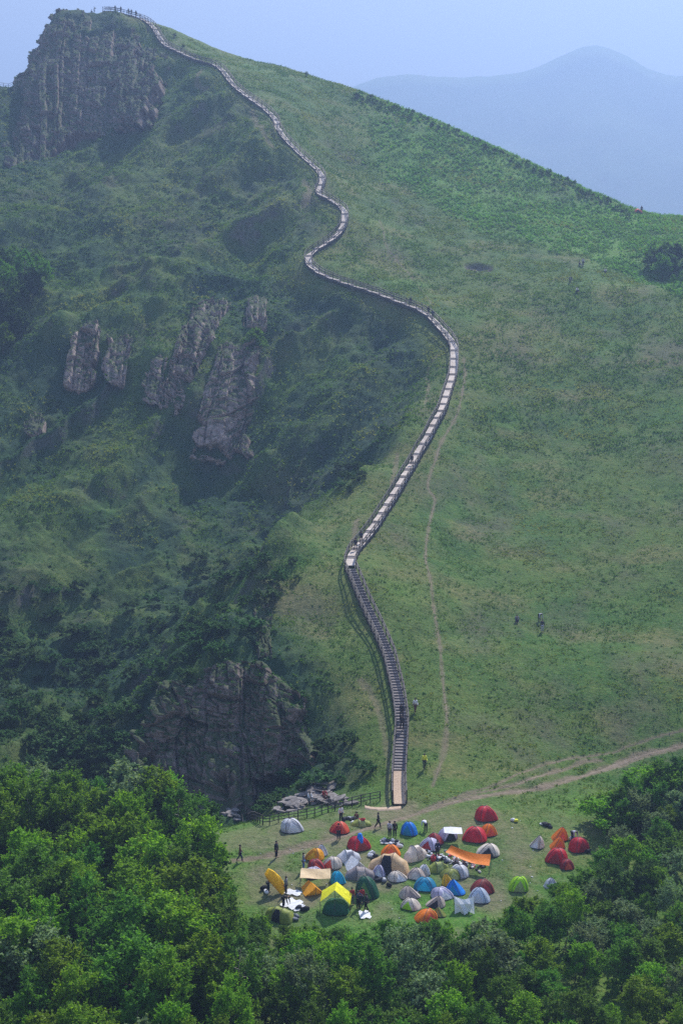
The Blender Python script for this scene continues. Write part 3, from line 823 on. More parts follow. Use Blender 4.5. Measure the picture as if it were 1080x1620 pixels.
# ------------------------------------------------------------------ tree prototypes
def leaf_quads(cent, size, up=0.75, rs=rng):
    """diamond leaves (n,4,3) at centres, facing mostly outwards/upwards"""
    n = len(cent)
    nrm = rs.normal(size=(n, 3)); nrm[:, 2] = np.abs(nrm[:, 2]) + up
    nrm /= np.linalg.norm(nrm, axis=1)[:, None]
    a = np.cross(nrm, rs.normal(size=(n, 3))); a /= np.linalg.norm(a, axis=1)[:, None] + 1e-9
    b = np.cross(nrm, a)
    s = size * rs.uniform(0.6, 1.35, n)[:, None]
    return np.stack([cent - a * s, cent - b * s * 0.55, cent + a * s, cent + b * s * 0.55], 1)
def make_tree(h, r, kind, leaf, bark, seed, crown_lo=0.18, nclump=46, per=215, size=0.12, trunk_r=0.11):
    rs = np.random.default_rng(seed)
    # --- trunk and limbs
    mb = MB()
    lean = rs.normal(0, 0.25, 2)
    top = Vector((lean[0], lean[1], h * 0.82))
    tp = [Vector((0, 0, -0.4))]
    for k in range(1, 6):
        t = k / 5
        tp.append(Vector((lean[0] * t + rs.normal(0, 0.07), lean[1] * t + rs.normal(0, 0.07), h * 0.82 * t)))
    mb.tube(tp, trunk_r * h / 7, 6, 0.02)
    ends = []
    nl = 9
    for k in range(nl):
        t = 0.22 + 0.62 * k / nl
        z0 = h * 0.82 * t
        az = k * 2.4 + rs.uniform(-.5, .5)
        ln = r * (1.05 - 0.55 * t) * rs.uniform(0.7, 1.05)
        p0 = Vector((lean[0] * t, lean[1] * t, z0))
        p2 = p0 + Vector((math.cos(az) * ln, math.sin(az) * ln, ln * rs.uniform(0.5, 1.0)))
        p1 = (p0 + p2) / 2 + Vector((0, 0, -0.08 * ln))
        mb.tube([p0, p1, p2], trunk_r * 0.42 * h / 7, 5, 0.012)
        ends.append(p2)
    # --- crown: leaf clumps on the limb ends and through an uneven volume
    cs = []
    for k in range(nclump):
        if k < len(ends):
            c = np.array(ends[k]); rad = r * rs.uniform(0.26, 0.42)
        else:
            u = rs.uniform(0, 1) ** 0.8
            z = h * (crown_lo + (0.97 - crown_lo) * u)
            if kind == 'column': prof = 0.42 + 0.58 * math.sin(math.pi * min(1, 0.15 + 0.85 * (1 - u))) 
            elif kind == 'cone': prof = 1.05 * (1 - u) ** 0.75 + 0.08
            elif kind == 'bush': prof = math.sqrt(max(0.03, 1 - u * u)) 
            else: prof = math.sqrt(max(0.05, 1 - (2 * u - 0.85) ** 2 / 1.35))
            az = rs.uniform(0, 2 * math.pi); rr = r * prof * math.sqrt(rs.uniform(0.12, 1)) * rs.uniform(0.75, 1.08)
            c = np.array([lean[0] * u + rr * math.cos(az), lean[1] * u + rr * math.sin(az), z]); rad = r * rs.uniform(0.17, 0.36)
        cs.append((c, rad))
    L = []
    for c, rad in cs:
        n = int(per * (rad / (r * 0.27)) ** 2 * 0.8) + 12
        d = rs.normal(size=(n, 3)); d /= np.linalg.norm(d, axis=1)[:, None]
        rr = rad * rs.uniform(0.25, 1.0, n)[:, None] ** 0.5
        # twigs spraying outwards and up from the clump, leaves strung along them
        nt_ = 9
        ax = c - np.array([lean[0] * .5, lean[1] * .5, c[2] - 0.25 * r]); ax /= np.linalg.norm(ax) + 1e-6
        td = rs.normal(size=(nt_, 3)) * 0.75 + ax * 0.75 + np.array([0, 0, 0.9 if kind in ('column', 'feather') else 0.55])
        td /= np.linalg.norm(td, axis=1)[:, None]
        tl = rad * rs.uniform(0.55, 1.55, nt_) * (1.25 if kind in ('column', 'feather') else 1.0)
        ti = rs.integers(0, nt_, n); tt = rs.uniform(0.05, 1, n) ** 0.8
        p = c + td[ti] * (tl[ti] * tt)[:, None] + rs.normal(size=(n, 3)) * (rad * 0.17 * (1.15 - tt))[:, None]
        q_ = rs.random(n) < 0.3
        p[q_] = (c + d * rr * np.array([1, 1, 0.72]))[q_]
        L.append(p)
    L = np.concatenate(L)
    L = L[L[:, 2] > 0.15]
    Q = leaf_quads(L, size, rs=rs)
    V = Q.reshape(-1, 3); f = np.arange(len(V)).reshape(-1, 4)
    # normalise the height
    zt = np.percentile(V[:, 2], 99.8); V[:, 2] *= h / zt
    return mb.mesh('trunk', True), np_mesh('crown', V, f, smooth=False), leaf, bark, h, r
TREES = {
 'bright': [make_tree(8.2, 2.5, 'round', 'leaf_bright', 'bark', 1, per=280), make_tree(9.0, 2.2, 'feather', 'leaf_bright', 'bark', 2), make_tree(7.0, 2.5, 'round', 'leaf_bright', 'bark', 3, nclump=40)],
 'mid': [make_tree(8.0, 2.4, 'round', 'leaf_mid', 'bark', 4), make_tree(9.4, 2.0, 'feather', 'leaf_mid', 'bark_pale', 5), make_tree(7.0, 2.7, 'round', 'leaf_mid', 'bark', 6, nclump=52)],
 'dark': [make_tree(7.5, 1.7, 'column', 'leaf_dark', 'bark', 7, per=290), make_tree(8.0, 2.3, 'round', 'leaf_dark', 'bark', 8)],
 'silver': [make_tree(6.5, 2.2, 'feather', 'leaf_silver', 'bark_pale', 9, nclump=38, per=200), make_tree(5.5, 2.3, 'round', 'leaf_silver', 'bark_pale', 10, nclump=40, per=200)],
 'bush': [make_tree(3.2, 1.9, 'bush', 'leaf_mid', 'bark', 12, crown_lo=0.02, nclump=30, per=190, size=0.11, trunk_r=0.06), make_tree(3.0, 1.8, 'bush', 'leaf_bright', 'bark', 13, crown_lo=0.02, nclump=28, per=190, size=0.11, trunk_r=0.06)],
 'scrubbush': [make_tree(2.6, 1.5, 'bush', 'scrub', 'bark', 14, crown_lo=0.0, nclump=24, per=150, size=0.11, trunk_r=0.05), make_tree(2.2, 1.5, 'bush', 'scrub', 'bark', 15, crown_lo=0.0, nclump=22, per=150, size=0.11, trunk_r=0.05)],
 'far': [make_tree(7.0, 2.6, 'round', 'scrub', 'bark', 16, per=80, size=0.28), make_tree(6.0, 2.5, 'round', 'leaf_dark', 'bark', 17, per=80, size=0.28)],
 'sapling': [make_tree(1.7, 0.62, 'cone', 'scrub', 'bark', 18, crown_lo=0.03, nclump=16, per=26, size=0.13, trunk_r=0.12), make_tree(1.4, 0.6, 'cone', 'sapling', 'bark', 19, crown_lo=0.03, nclump=16, per=26, size=0.13, trunk_r=0.12)],
}
for lst in TREES.values():
    for t in lst:
        if not t[0].materials: t[0].materials.append(M[t[3]])
        if not t[1].materials: t[1].materials.append(M[t[2]])
def plant(name, proto, x, y, h, label, cat, group, wide=1.0, parts=True, sink=0.0):
    tr, cr, _, _, ph, pr = proto
    s = h / ph
    z = z1(x, y) - sink
    rz = random.uniform(0, 6.28)
    if parts:
        e = empty(name, (x, y, z), rz); e.scale = (s * wide, s * wide, s)
        link('trunk', tr, parent=e); link('crown', cr, parent=e)
    else:
        e = link(name, cr, loc=(x, y, z)); e.rotation_euler = (0, 0, rz); e.scale = (s * wide, s * wide, s)
    return tag(e, label, cat, group)

# ------------------------------------------------------------------ the wood in front of and beside the camp
SIL = [(-200,1180),(0,1212),(30,1205),(60,1190),(100,1172),(130,1180),(155,1208),(190,1195),(215,1186),(250,1192),(270,1215),(300,1240),(330,1252),(345,1262),(362,1278),(370,1300),(368,1350),
       (372,1392),(385,1408),(405,1432),(425,1452),(450,1462),(480,1466),(520,1460),(545,1468),(575,1462),(595,1440),(615,1424),(630,1440),(645,1462),(690,1455),(715,1446),(740,1462),(770,1450),
       (790,1424),(820,1402),(845,1412),(870,1400),(895,1378),(915,1372),(930,1345),(938,1318),(934,1280),(945,1262),(975,1250),(1000,1226),(1030,1212),(1080,1196),(1150,1190),(1350,1200)]
_sx = np.array([p[0] for p in SIL], float); _sy = np.array([p[1] for p in SIL], float)
def edge_of_clearing(px):
    """pixel row below which trees may stand (their feet)"""
    E = [(-200,1325),(0,1325),(150,1335),(280,1345),(330,1362),(345,1395),(372,1440),(420,1480),(520,1492),(620,1488),(640,1490),(760,1484),(790,1470),(830,1447),(880,1425),(905,1400),(930,1385),(945,1345),(955,1315),(1000,1292),(1080,1270),(1350,1250)]
    return np.interp(px, [e[0] for e in E], [e[1] for e in E])
def proj(x, y, z):
    D = y * CP - z * SP
    return 540 + F * x / D, 810 - F * (y * SP + z * CP) / D
n_tree = 0
wood = []
tr_rng = random.Random(5)
cand = []
yy = 84.0
while yy < 182:
    sp = 2.9 if yy < 150 else 3.2
    xx = -0.285 * yy
    while xx < 0.285 * yy:
        cand.append((xx + tr_rng.uniform(-1.2, 1.2), yy + tr_rng.uniform(-1.2, 1.2)))
        xx += sp
    yy += sp * 1.05
cand.sort(key=lambda c: -c[1])
cz = zg(np.array([c[0] for c in cand]), np.array([c[1] for c in cand]))
for (x, y), z in zip(cand, cz):
    px, py = proj(x, y, z)
    D = y * CP - z * SP
    if py < edge_of_clearing(px): continue
    if y > 172 and px < 600: continue
    # how high may it grow without passing the outline of the wood
    hw = 1.6 / D * F
    best = 99
    for q, slack in ((-1, 10), (-0.5, 3), (0, 0), (0.5, 3), (1, 10)):
        ylim = float(np.interp(px + q * hw, _sx, _sy)) - slack
        best = min(best, (py - ylim) / F * D * 0.985)
    if best < 1.3: continue
    cap = 10.5 if px < 390 else (6.8 if px < 780 else 5.4)
    cap *= tr_rng.uniform(0.58, 1.0)
    if y < 112: cap *= 0.82
    front = best < cap
    h = min(best, cap)
    if h < cap * 0.6 and not front: continue
    # what kind grows here
    t = tr_rng.random()
    if h < 3.4: kind = 'bush'
    elif px < 400: kind = 'bright' if t < .50 else 'mid' if t < .84 else 'dark' if t < .93 else 'silver'
    elif px < 700: kind = 'dark' if (y > 126 and t < .40) else 'mid' if t < .5 else 'bright' if t < .86 else 'silver'
    else: kind = 'mid' if t < .42 else 'bright' if t < .66 else 'silver' if t < .92 else 'dark'
    wood.append((x, y, h, kind, px, py, front))
# thin out trees that stand wholly behind others
GRP = {('bright', 0): ('yellow green leafy tree in the tall wood left of the camp', 'yellow green trees left of the camp'),
       ('mid', 0): ('mid green leafy tree in the tall wood left of the camp', 'mid green trees left of the camp'),
       ('dark', 0): ('dark green tree in the tall wood left of the camp', 'dark trees left of the camp'),
       ('silver', 0): ('pale grey green tree in the tall wood left of the camp', 'pale trees left of the camp'),
       ('bush', 0): ('low bush at the foot of the wood left of the camp', 'bushes left of the camp'),
       ('bright', 1): ('yellow green tree in the wood below the camp', 'yellow green trees below the camp'),
       ('mid', 1): ('mid green tree in the wood below the camp', 'mid green trees below the camp'),
       ('dark', 1): ('dark upright tree in the wood below the camp', 'dark trees below the camp'),
       ('silver', 1): ('pale grey green tree in the wood below the camp', 'pale trees below the camp'),
       ('bush', 1): ('low bush along the lower edge of the camp', 'bushes below the camp'),
       ('bright', 2): ('yellow green tree in the wood right of the camp', 'yellow green trees right of the camp'),
       ('mid', 2): ('mid green tree in the wood right of the camp', 'mid green trees right of the camp'),
       ('dark', 2): ('dark green tree in the wood right of the camp', 'dark trees right of the camp'),
       ('silver', 2): ('pale silvery tree in the wood right of the camp', 'silvery trees right of the camp'),
       ('bush', 2): ('low bush at the edge of the wood right of the camp', 'bushes right of the camp')}
NAMES = {'bright': 'leafy_tree', 'mid': 'leafy_tree', 'dark': 'dark_tree', 'silver': 'pale_tree', 'bush': 'bush'}
for (x, y, h, kind, px, py, front) in wood:
    if px < -70 or px > 1150: continue
    zone = 0 if px < 400 else 1 if px < 780 else 2
    pr = tr_rng.choice(TREES[kind])
    lab, grp = GRP[(kind, zone)]
    wide = tr_rng.uniform(0.78, 1.02) * (1.15 if h < pr[4] * 0.75 else 1.0)
    plant(NAMES[kind], pr, x, y, h, lab, 'bush' if kind == 'bush' else 'tree', grp, wide)
    n_tree += 1
print('trees in wood', n_tree)

for px, py, h, k in ((958,1322,4.2,'bush'),(975,1312,4.6,'mid'),(995,1304,5.2,'mid'),(1012,1298,5.6,'bright'),(1030,1292,5.6,'mid'),(1048,1286,5.8,'mid'),(1066,1282,6.0,'dark'),(1084,1278,6.0,'mid'),(1100,1274,6.0,'mid'),
                     (985,1325,4.2,'mid'),(1008,1318,4.6,'silver'),(1040,1310,5.0,'mid'),(1070,1300,5.2,'bright'),(948,1305,2.8,'bush'),(965,1296,3.2,'bush'),(1090,1305,5.0,'mid')):
    g_ = gpt(px, py)
    lab, grp = GRP[(k, 2)]
    plant(NAMES[k], tr_rng.choice(TREES[k]), g_.x, g_.y, h, lab, 'bush' if k == 'bush' else 'tree', grp, 1.1)
# ------------------------------------------------------------------ trees standing on the hill
def hill_trees(spots, protos, hlo, hhi, name, label, cat, group, wide=1.0, parts=True):
    for px, py in spots:
        g_ = gpt(px, py)
        plant(name, random.choice(protos), g_.x, g_.y, random.uniform(hlo, hhi), label, cat, group, wide * random.uniform(.9, 1.15), parts)
hill_trees([(8,470),(22,440),(40,452),(58,432),(30,492),(10,520),(46,478),(66,462),(4,430),(-14,450),(-20,500),(24,540),(6,560)], TREES['far'] + TREES['mid'][:1], 4.5, 7.5, 'hillside_tree', 'dark tree in the clump on the left slope under the summit cliff', 'tree', 'tree clump on the left slope')
hill_trees([(1040,432),(1058,440),(1076,452),(1068,420),(1090,436),(1052,415),(1100,462),(1084,412),(1030,420),(1046,446),(1064,456),(1024,428)], TREES['far'] + TREES['mid'], 2.6, 6.0, 'hillside_tree', 'dark tree in the clump on the right beyond the grass crest', 'tree', 'tree clump beyond the grass crest')
g_ = gpt(404, 562)
plant('hillside_tree', TREES['mid'][2], g_.x, g_.y, 5.2, 'lone round green tree beside the pale rock buttress', 'tree', None, 1.1)
# bushes filling the gully behind the spur
bs = []
for _ in range(4000):
    px = random.uniform(120, 480); py = random.uniform(880, 1190)
    c = 1190 - (px - 130) * 0.98
    if abs(py - c + 35) < 85 + 35 * random.random() and len(bs) < 60 and all((px - a) ** 2 + (py - b) ** 2 > 420 for a, b in bs):
        bs.append((px, py))
hill_trees(bs, TREES['scrubbush'], 0.9, 2.4, 'gully_bush', 'dark bush in the gully behind the grassy spur', 'bush', 'bushes in the gully', 1.1, parts=False)
bs = []
for _ in range(3000):
    px = random.uniform(60, 340); py = random.uniform(1120, 1260)
    if len(bs) < 40 and all((px - a) ** 2 + (py - b) ** 2 > 400 for a, b in bs) and py > 1195 - 0.15 * px and not (200 < px and py < 1285 and py > 1060): bs.append((px, py))
hill_trees(bs, TREES['scrubbush'], 1.5, 3.2, 'gully_bush', 'dark bush at the mouth of the gully behind the tall wood', 'bush', 'bushes at the gully mouth', 1.2, parts=False)
bs = [(430,1280),(410,1290),(445,1262),(460,1235),(520,1215),(540,1240),(555,1205),(500,1245),(575,1225),(480,1255),(545,1180),(515,1190)]
hill_trees([(538,745),(552,742),(566,744),(545,760),(560,762),(572,756),(536,772),(552,778)], TREES['scrubbush'], 1.0, 1.8, 'low_bush', 'dark bush in the small clump on the rim left of the boardwalk', 'bush', 'bush clump on the rim', 1.3, parts=False)
hill_trees(bs, TREES['scrubbush'], 1.0, 1.9, 'low_bush', 'dark bush in the hollow between the rock face and the stairs', 'bush', 'bushes beside the rock face', 1.2, parts=False)
bs = []
for _ in range(3000):
    px = random.uniform(-20, 170); py = random.uniform(930, 1190)
    if len(bs) < 60 and all((px - a) ** 2 + (py - b) ** 2 > 300 for a, b in bs): bs.append((px, py))
hill_trees(bs, TREES['scrubbush'], 0.8, 2.6, 'slope_bush', 'dark bush on the lower left slope between the gully and the tall wood', 'bush', 'bushes on the lower left slope', 1.2, parts=False)
# saplings standing against the sky along the skyline
sk = []
skx = np.array([s_[0] for s_ in SKYLINE], float); sk_y = np.array([s_[1] for s_ in SKYLINE], float)
for k in range(84):
    px = 560 + 440 * (k + random.uniform(-.45, .45)) / 84
    py = float(np.interp(px, skx, sk_y)) + random.uniform(4, 16)
    sk.append((px, py))
hill_trees(sk, TREES['sapling'], 0.9, 1.7, 'sapling', 'small dark sapling along the skyline on the right', 'sapling', 'saplings along the skyline', 1.0, parts=False)
for px, py, lab in ((485, 121, 'lone sapling on the bare skyline above the grass face'), (290, 78, 'small round bush just right of the upper boardwalk'), (277, 60, 'tiny bush on the skyline beside the upper boardwalk')):
    g_ = gpt(px, py)
    plant('sapling', TREES['scrubbush'][0], g_.x, g_.y, 1.3, lab, 'sapling', None, 0.7, parts=False)

# ------------------------------------------------------------------ ground cover: what nobody could count
def tile(template, pts, scale, name, mat, label, zs=None):
    """template (k,m,3) polygons repeated at pts (n,3) with random turn and size, as ONE mesh"""
    n = len(pts); k, m, _ = template.shape
    ang = rng.uniform(0, 2 * np.pi, n); ca, sa = np.cos(ang), np.sin(ang)
    T = template.reshape(-1, 3)
    V = np.empty((n, k * m, 3), dtype=np.float32)
    V[..., 0] = (T[None, :, 0] * ca[:, None] - T[None, :, 1] * sa[:, None]) * scale[:, None]
    V[..., 1] = (T[None, :, 0] * sa[:, None] + T[None, :, 1] * ca[:, None]) * scale[:, None]
    V[..., 2] = T[None, :, 2] * (scale if zs is None else zs)[:, None]
    V += pts[:, None, :]
    V = V.reshape(-1, 3)
    me = np_mesh(name, V, np.arange(len(V)).reshape(-1, m), smooth=False)
    return tag(link(name, me, mat), label, kind='stuff')
def scatter(n, ymin, ymax, umin=-0.27, umax=0.27, pw=1.0):
    """random ground points, even over the ground"""
    y = np.sqrt(rng.uniform(ymin ** 2, ymax ** 2, n)); u = rng.uniform(umin, umax, n)
    return u * y, y
def shrub_template(nl, size, flat=0.75, seed=3):
    rs = np.random.default_rng(seed)
    d = rs.normal(size=(nl, 3)); d[:, 2] = np.abs(d[:, 2]); d /= np.linalg.norm(d, axis=1)[:, None]
    p = d * rs.uniform(0.45, 1.0, nl)[:, None] * np.array([1, 1, flat]) * (0.8 + 0.3 * np.sin(3 * np.arctan2(d[:, 1], d[:, 0]) + 1))[:, None]
    return leaf_quads(p, size, rs=rs)
def tuft_template(nb, seed=4):
    rs = np.random.default_rng(seed); out = []
    for k in range(nb):
        a = rs.uniform(0, 6.28); r = rs.uniform(0.0, 0.7); c = np.array([math.cos(a) * r, math.sin(a) * r, 0])
        lean = np.array([math.cos(a), math.sin(a), 0]) * rs.uniform(0.15, 0.6); b = rs.uniform(0, 6.28)
        w = np.array([math.cos(b), math.sin(b), 0]) * rs.uniform(0.10, 0.2)
        h = rs.uniform(0.5, 1.0)
        out.append([c - w, c + w, c + lean + np.array([0, 0, h])])
    return np.array(out)
# grass tufts over the whole face, the camp and the left flank
x, y = scatter(230000, 118, 445)
keep = (sample(SCRUB_SHADE, x, y) < 0.5) | (rng.random(len(x)) < 0.5)
dn = fbm(x / 4.0, y / 4.0, o=3, s=301)
keep &= (rng.random(len(x)) < 0.45 + 0.9 * dn)
keep &= sample(DIRT, x, y) < 0.35
keep &= np.abs(x - walk_x(y)) > np.where((y > 158), 1.2, 0.0)
x, y = x[keep], y[keep]
sc = rng.uniform(0.14, 0.36, len(x)) * np.where(y < 160, 0.62, 1.0) * (1 + 0.5 * (y > 260))
tile(tuft_template(7), np.stack([x, y, zg(x, y) - 0.02], 1), sc * 1.25, 'grass', M['tuft'], 'short tussocky grass over the hill and camp', zs=sc * 0.95)
# low scrub on the left flank
x, y = scatter(60000, 165, 450, -0.30, 0.06)
S = sample(SCRUB_SHADE, x, y); dn = fbm(x / 7.0, y / 7.0, o=3, s=311)
keep = (S > 0.12) & (rng.random(len(x)) < np.clip(0.35 + 1.0 * dn, 0.04, 1) * S)
x, y = x[keep], y[keep]
sc = rng.uniform(0.20, 0.52, len(x)) * (1 + 0.45 * dn[keep])
pts_ = np.stack([x, y, zg(x, y) - 0.05], 1)
# plants rooted on the ledges and along the edges of the rock faces
for lst, frac in ((LEDGE, 0.035), (EDGE, 0.05)):
    for q in lst:
        m_ = rng.random(len(q)) < frac
        pts_ = np.concatenate([pts_, q[m_] + np.array([0, 0, -0.05])]); sc = np.concatenate([sc, rng.uniform(0.16, 0.5, m_.sum())])
tile(shrub_template(26, 0.33), pts_, sc, 'scrub', M['scrub'], 'low dark scrub covering the rocky flank')
# saplings and herbs on the fresh green slope beyond the crest
x, y = scatter(60000, 290, 425, -0.03, 0.27)
Fm = sample(FAR, x, y)
keep = rng.random(len(x)) < np.clip(0.9 * Fm * (0.55 + 0.7 * fbm(x / 6, y / 6, o=2, s=321)), 0, 1)
x, y = x[keep], y[keep]
sc = rng.uniform(0.22, 0.62, len(x))
tile(shrub_template(16, 0.36, 1.15, 6), np.stack([x, y, zg(x, y) - 0.05], 1), sc, 'undergrowth', M['sapling'], 'fresh green undergrowth on the slope beyond the crest')
# scattered small plants on the open face
x, y = scatter(2600, 168, 330, -0.02, 0.26)
keep = (sample(LM, x, y) < 0.1) & (sample(DIRT, x, y) < 0.2)
x, y = x[keep], y[keep]
sc = rng.uniform(0.12, 0.34, len(x))
tile(shrub_template(14, 0.4, 0.8, 9), np.stack([x, y, zg(x, y) - 0.03], 1), sc, 'herbs', M['scrub'], 'scattered dark herbs on the grass face')

# ------------------------------------------------------------------ the wooden boardwalk and stairs
def plank_material():
    m, nt, out = mat_new('weathered_planks'); g = NG(nt); o = g.obj()
    f = g.noise(o, 1.1, 4); f2 = g.noise(o, 9.0, 3)
    c = g.ramp(g.math('ADD', g.math('MULTIPLY', f, 0.65), g.math('MULTIPLY', f2, 0.35)), [(0.35, (0.32, 0.26, 0.215)), (0.5, (0.44, 0.375, 0.33)), (0.65, (0.54, 0.48, 0.44))])
    g.principled(out, c, 0.75, g.bump(f2, 0.3, 0.02), 0.3)
    return m
M['plank'] = plank_material()
M['plank_new'] = simple_mat('tan_planks', (0.40, 0.29, 0.20), 0.75, 0.2, 5.0, 0.2)
M['rail'] = simple_mat('dark_rail_wood', (0.055, 0.048, 0.048), 0.7, 0.35, 3.0, 0.2)
M['post'] = simple_mat('dark_post_wood', (0.045, 0.039, 0.038), 0.75, 0.35, 3.0, 0.2)
M['step'] = simple_mat('grey_step_wood', (0.17, 0.15, 0.15), 0.75, 0.3, 3.0, 0.2)
wp = np.array([(p.x, p.y) for p in walk_xy])
ws = np.concatenate([[0], np.cumsum(np.linalg.norm(np.diff(wp, axis=0), axis=1))])
_t = np.gradient(wp, axis=0)
for _ in range(3): _t[1:-1] = (_t[:-2] + 2 * _t[1:-1] + _t[2:]) / 4
_t /= np.linalg.norm(_t, axis=1)[:, None]
wn_ = np.stack([_t[:, 1], -_t[:, 0]], 1)          # to the walker's right
zz = np.max([zg(wp[:, 0] + wn_[:, 0] * k, wp[:, 1] + wn_[:, 1] * k) for k in (-0.7, 0, 0.7)], axis=0) + 0.22
for _ in range(14): zz[1:-1] = (zz[:-2] + 2 * zz[1:-1] + zz[2:]) / 4
WLEN = ws[-1]
def wat(s):
    return np.array([np.interp(s, ws, wp[:, 0]), np.interp(s, ws, wp[:, 1])]), np.array([np.interp(s, ws, wn_[:, 0]), np.interp(s, ws, wn_[:, 1])]), float(np.interp(s, ws, zz))
def s_at_y(y): return float(np.interp(y, wp[:, 1], ws))
S0 = s_at_y(P(631, 1222, 172.6)[1]); S1 = s_at_y(P(553.5, 899, 213)[1])
boardwalk = empty('boardwalk', (wp[0, 0], wp[0, 1], zz[0]))
tag(boardwalk, 'long railed wooden boardwalk and stairs winding up the ridge to the summit', 'boardwalk')
BW0 = Vector(boardwalk.location)
def ribbon(prof, half, thick):
    """prof: list of (s, z): a stepped strip with thickness, as one connected mesh"""
    rows = []
    for s, z in prof:
        c, n, _ = wat(s)
        a = c - n * half; b = c + n * half
        rows.append([(a[0], a[1], z), (b[0], b[1], z), (b[0], b[1], z - thick), (a[0], a[1], z - thick), (a[0], a[1], z)])
    mb = MB(); mb.grid([[Vector(p) - BW0 for p in r] for r in rows])
    return mb
prof = [(s, float(np.interp(s, ws, zz))) for s in np.arange(0, S0, 0.7)] + [(S0, float(np.interp(S0, ws, zz)))]
ribbon(prof, 0.60, 0.10).build('ramp', M['plank_new'], boardwalk)
prof = []; s = S0 + 0.01; run = 0.60
while s + run < S1:
    zt = float(np.interp(s + run * 0.5, ws, zz)) + 0.04
    prof += [(s, zt), (s + run - 0.02, zt)]
    s += run
ribbon(prof, 0.60, 0.06).build('stair_flight', M['step'], boardwalk)
prof = []; s = S1 + 0.02; k = 0
per = 3.3
while s + per < WLEN:
    za = float(np.interp(s, ws, zz)) + 0.22; zb_ = float(np.interp(s + per, ws, zz)) - 0.10
    za = min(za, zb_ + 0.25)
    m_ = s + per * 0.5; zm = float(np.interp(m_, ws, zz))
    prof += [(s, za), (m_, max((za + zb_) / 2, zm - 0.12)), (s + per * 0.90, zb_), (s + per * 0.90 + 0.02, zb_ + 0.13), (s + per * 0.99, zb_ + 0.14)]
    s += per
ribbon(prof, 0.66, 0.09).build('deck', M['plank'], boardwalk)
# side boards below the deck
for sg in (-1, 1):
    mb = MB(); rows = []
    for s in np.arange(0.2, WLEN, 0.8):
        c, n, z = wat(s); o_ = c + n * sg * 0.70; i_ = c + n * sg * 0.64
        rows.append([Vector((o_[0], o_[1], z + 0.05)) - BW0, Vector((i_[0], i_[1], z + 0.05)) - BW0, Vector((i_[0], i_[1], z - 0.36)) - BW0, Vector((o_[0], o_[1], z - 0.36)) - BW0, Vector((o_[0], o_[1], z + 0.05)) - BW0])
    mb.grid(rows).build('side_board', M['rail'], boardwalk)
    for hgt, nm in ((1.08, 'handrail'), (0.62, 'lower_rail')):
        mb = MB(); rows = []
        for s in np.arange(0.6, WLEN, 1.0):
            c, n, z = wat(s); q = c + n * sg * 0.74; e = n * 0.055
            p = lambda f, dz: Vector((q[0] + e[0] * f, q[1] + e[1] * f, z + hgt + dz)) - BW0
            rows.append([p(-1.2, -.06), p(1.2, -.06), p(1.2, .06), p(-1.2, .06), p(-1.2, -.06)])
        mb.grid(rows).build(nm, M['rail'], boardwalk)
post_me = MB().box((0, 0, 0.35), (0.12, 0.12, 1.7)).mesh('post')
post_me.materials.append(M['post'])
k = 0; rest = MB()
for s in np.arange(0.6, WLEN - 0.3, 1.9):
    for sg in (-1, 1):
        c, n, z = wat(s); q = c + n * sg * 0.75
        if k < 98:
            o = link('post', post_me, None, boardwalk, Vector((q[0], q[1], z)) - BW0); k += 1
        else:
            rest.box(Vector((q[0], q[1], z + 0.35)) - BW0, (0.12, 0.12, 1.7))
tag(rest.build('post', M['post'], boardwalk), kind='stuff')
# curved plank landing at the foot of the stairs
mb = MB(); rows = []
for px, py in ((577,1277.5),(586,1279.5),(597,1280.5),(608,1280.5),(620,1280),(634,1278.5)):
    g_ = gpt(px, py)
    rows.append([Vector((g_.x, g_.y - 0.25, g_.z + 0.09)) - BW0, Vector((g_.x, g_.y + 0.40, g_.z + 0.10)) - BW0, Vector((g_.x, g_.y + 0.55, g_.z - 0.05)) - BW0, Vector((g_.x, g_.y - 0.45, g_.z - 0.05)) - BW0, Vector((g_.x, g_.y - 0.25, g_.z + 0.09)) - BW0])
mb.grid(rows).build('landing', M['plank_new'], boardwalk)

# ------------------------------------------------------------------ railings
def fence(pix, label, step, hgt, rails, name='railing', group=None, picket=False):
    pl = [ground(*p) for p in pix]
    pl = catmull([(p.x, p.y, 0) for p in pl], step)
    pts = [Vector((p.x, p.y, z1(p.x, p.y))) for p in pl]
    e = empty(name, pts[0])
    tag(e, label, 'fence', group)
    o = pts[0].copy()
    mb_post = MB().box((0, 0, hgt / 2 - 0.15), (0.10, 0.10, hgt + 0.3)); pm = mb_post.mesh('post'); pm.materials.append(M['post'])
    for p in pts: link('post', pm, None, e, p - o)
    for r in rails:
        mb = MB()
        mb.tube([p - o + Vector((0, 0, hgt * r)) for p in pts], 0.045, 5)
        mb.build('rail', M['rail'], e)
    return e
fence([(383,1301),(410,1303),(440,1302),(470,1297),(500,1291),(530,1283),(560,1276),(585,1270),(602,1267)], 'dark wooden railing along the rim beside the rock pile', 1.05, 1.1, (0.35, 0.65, 0.95))
fence([(-30,138),(-5,137.4),(20,137),(38,135.5)], 'thin railing on the skyline left of the summit cliff', 1.6, 1.1, (0.5, 0.95))
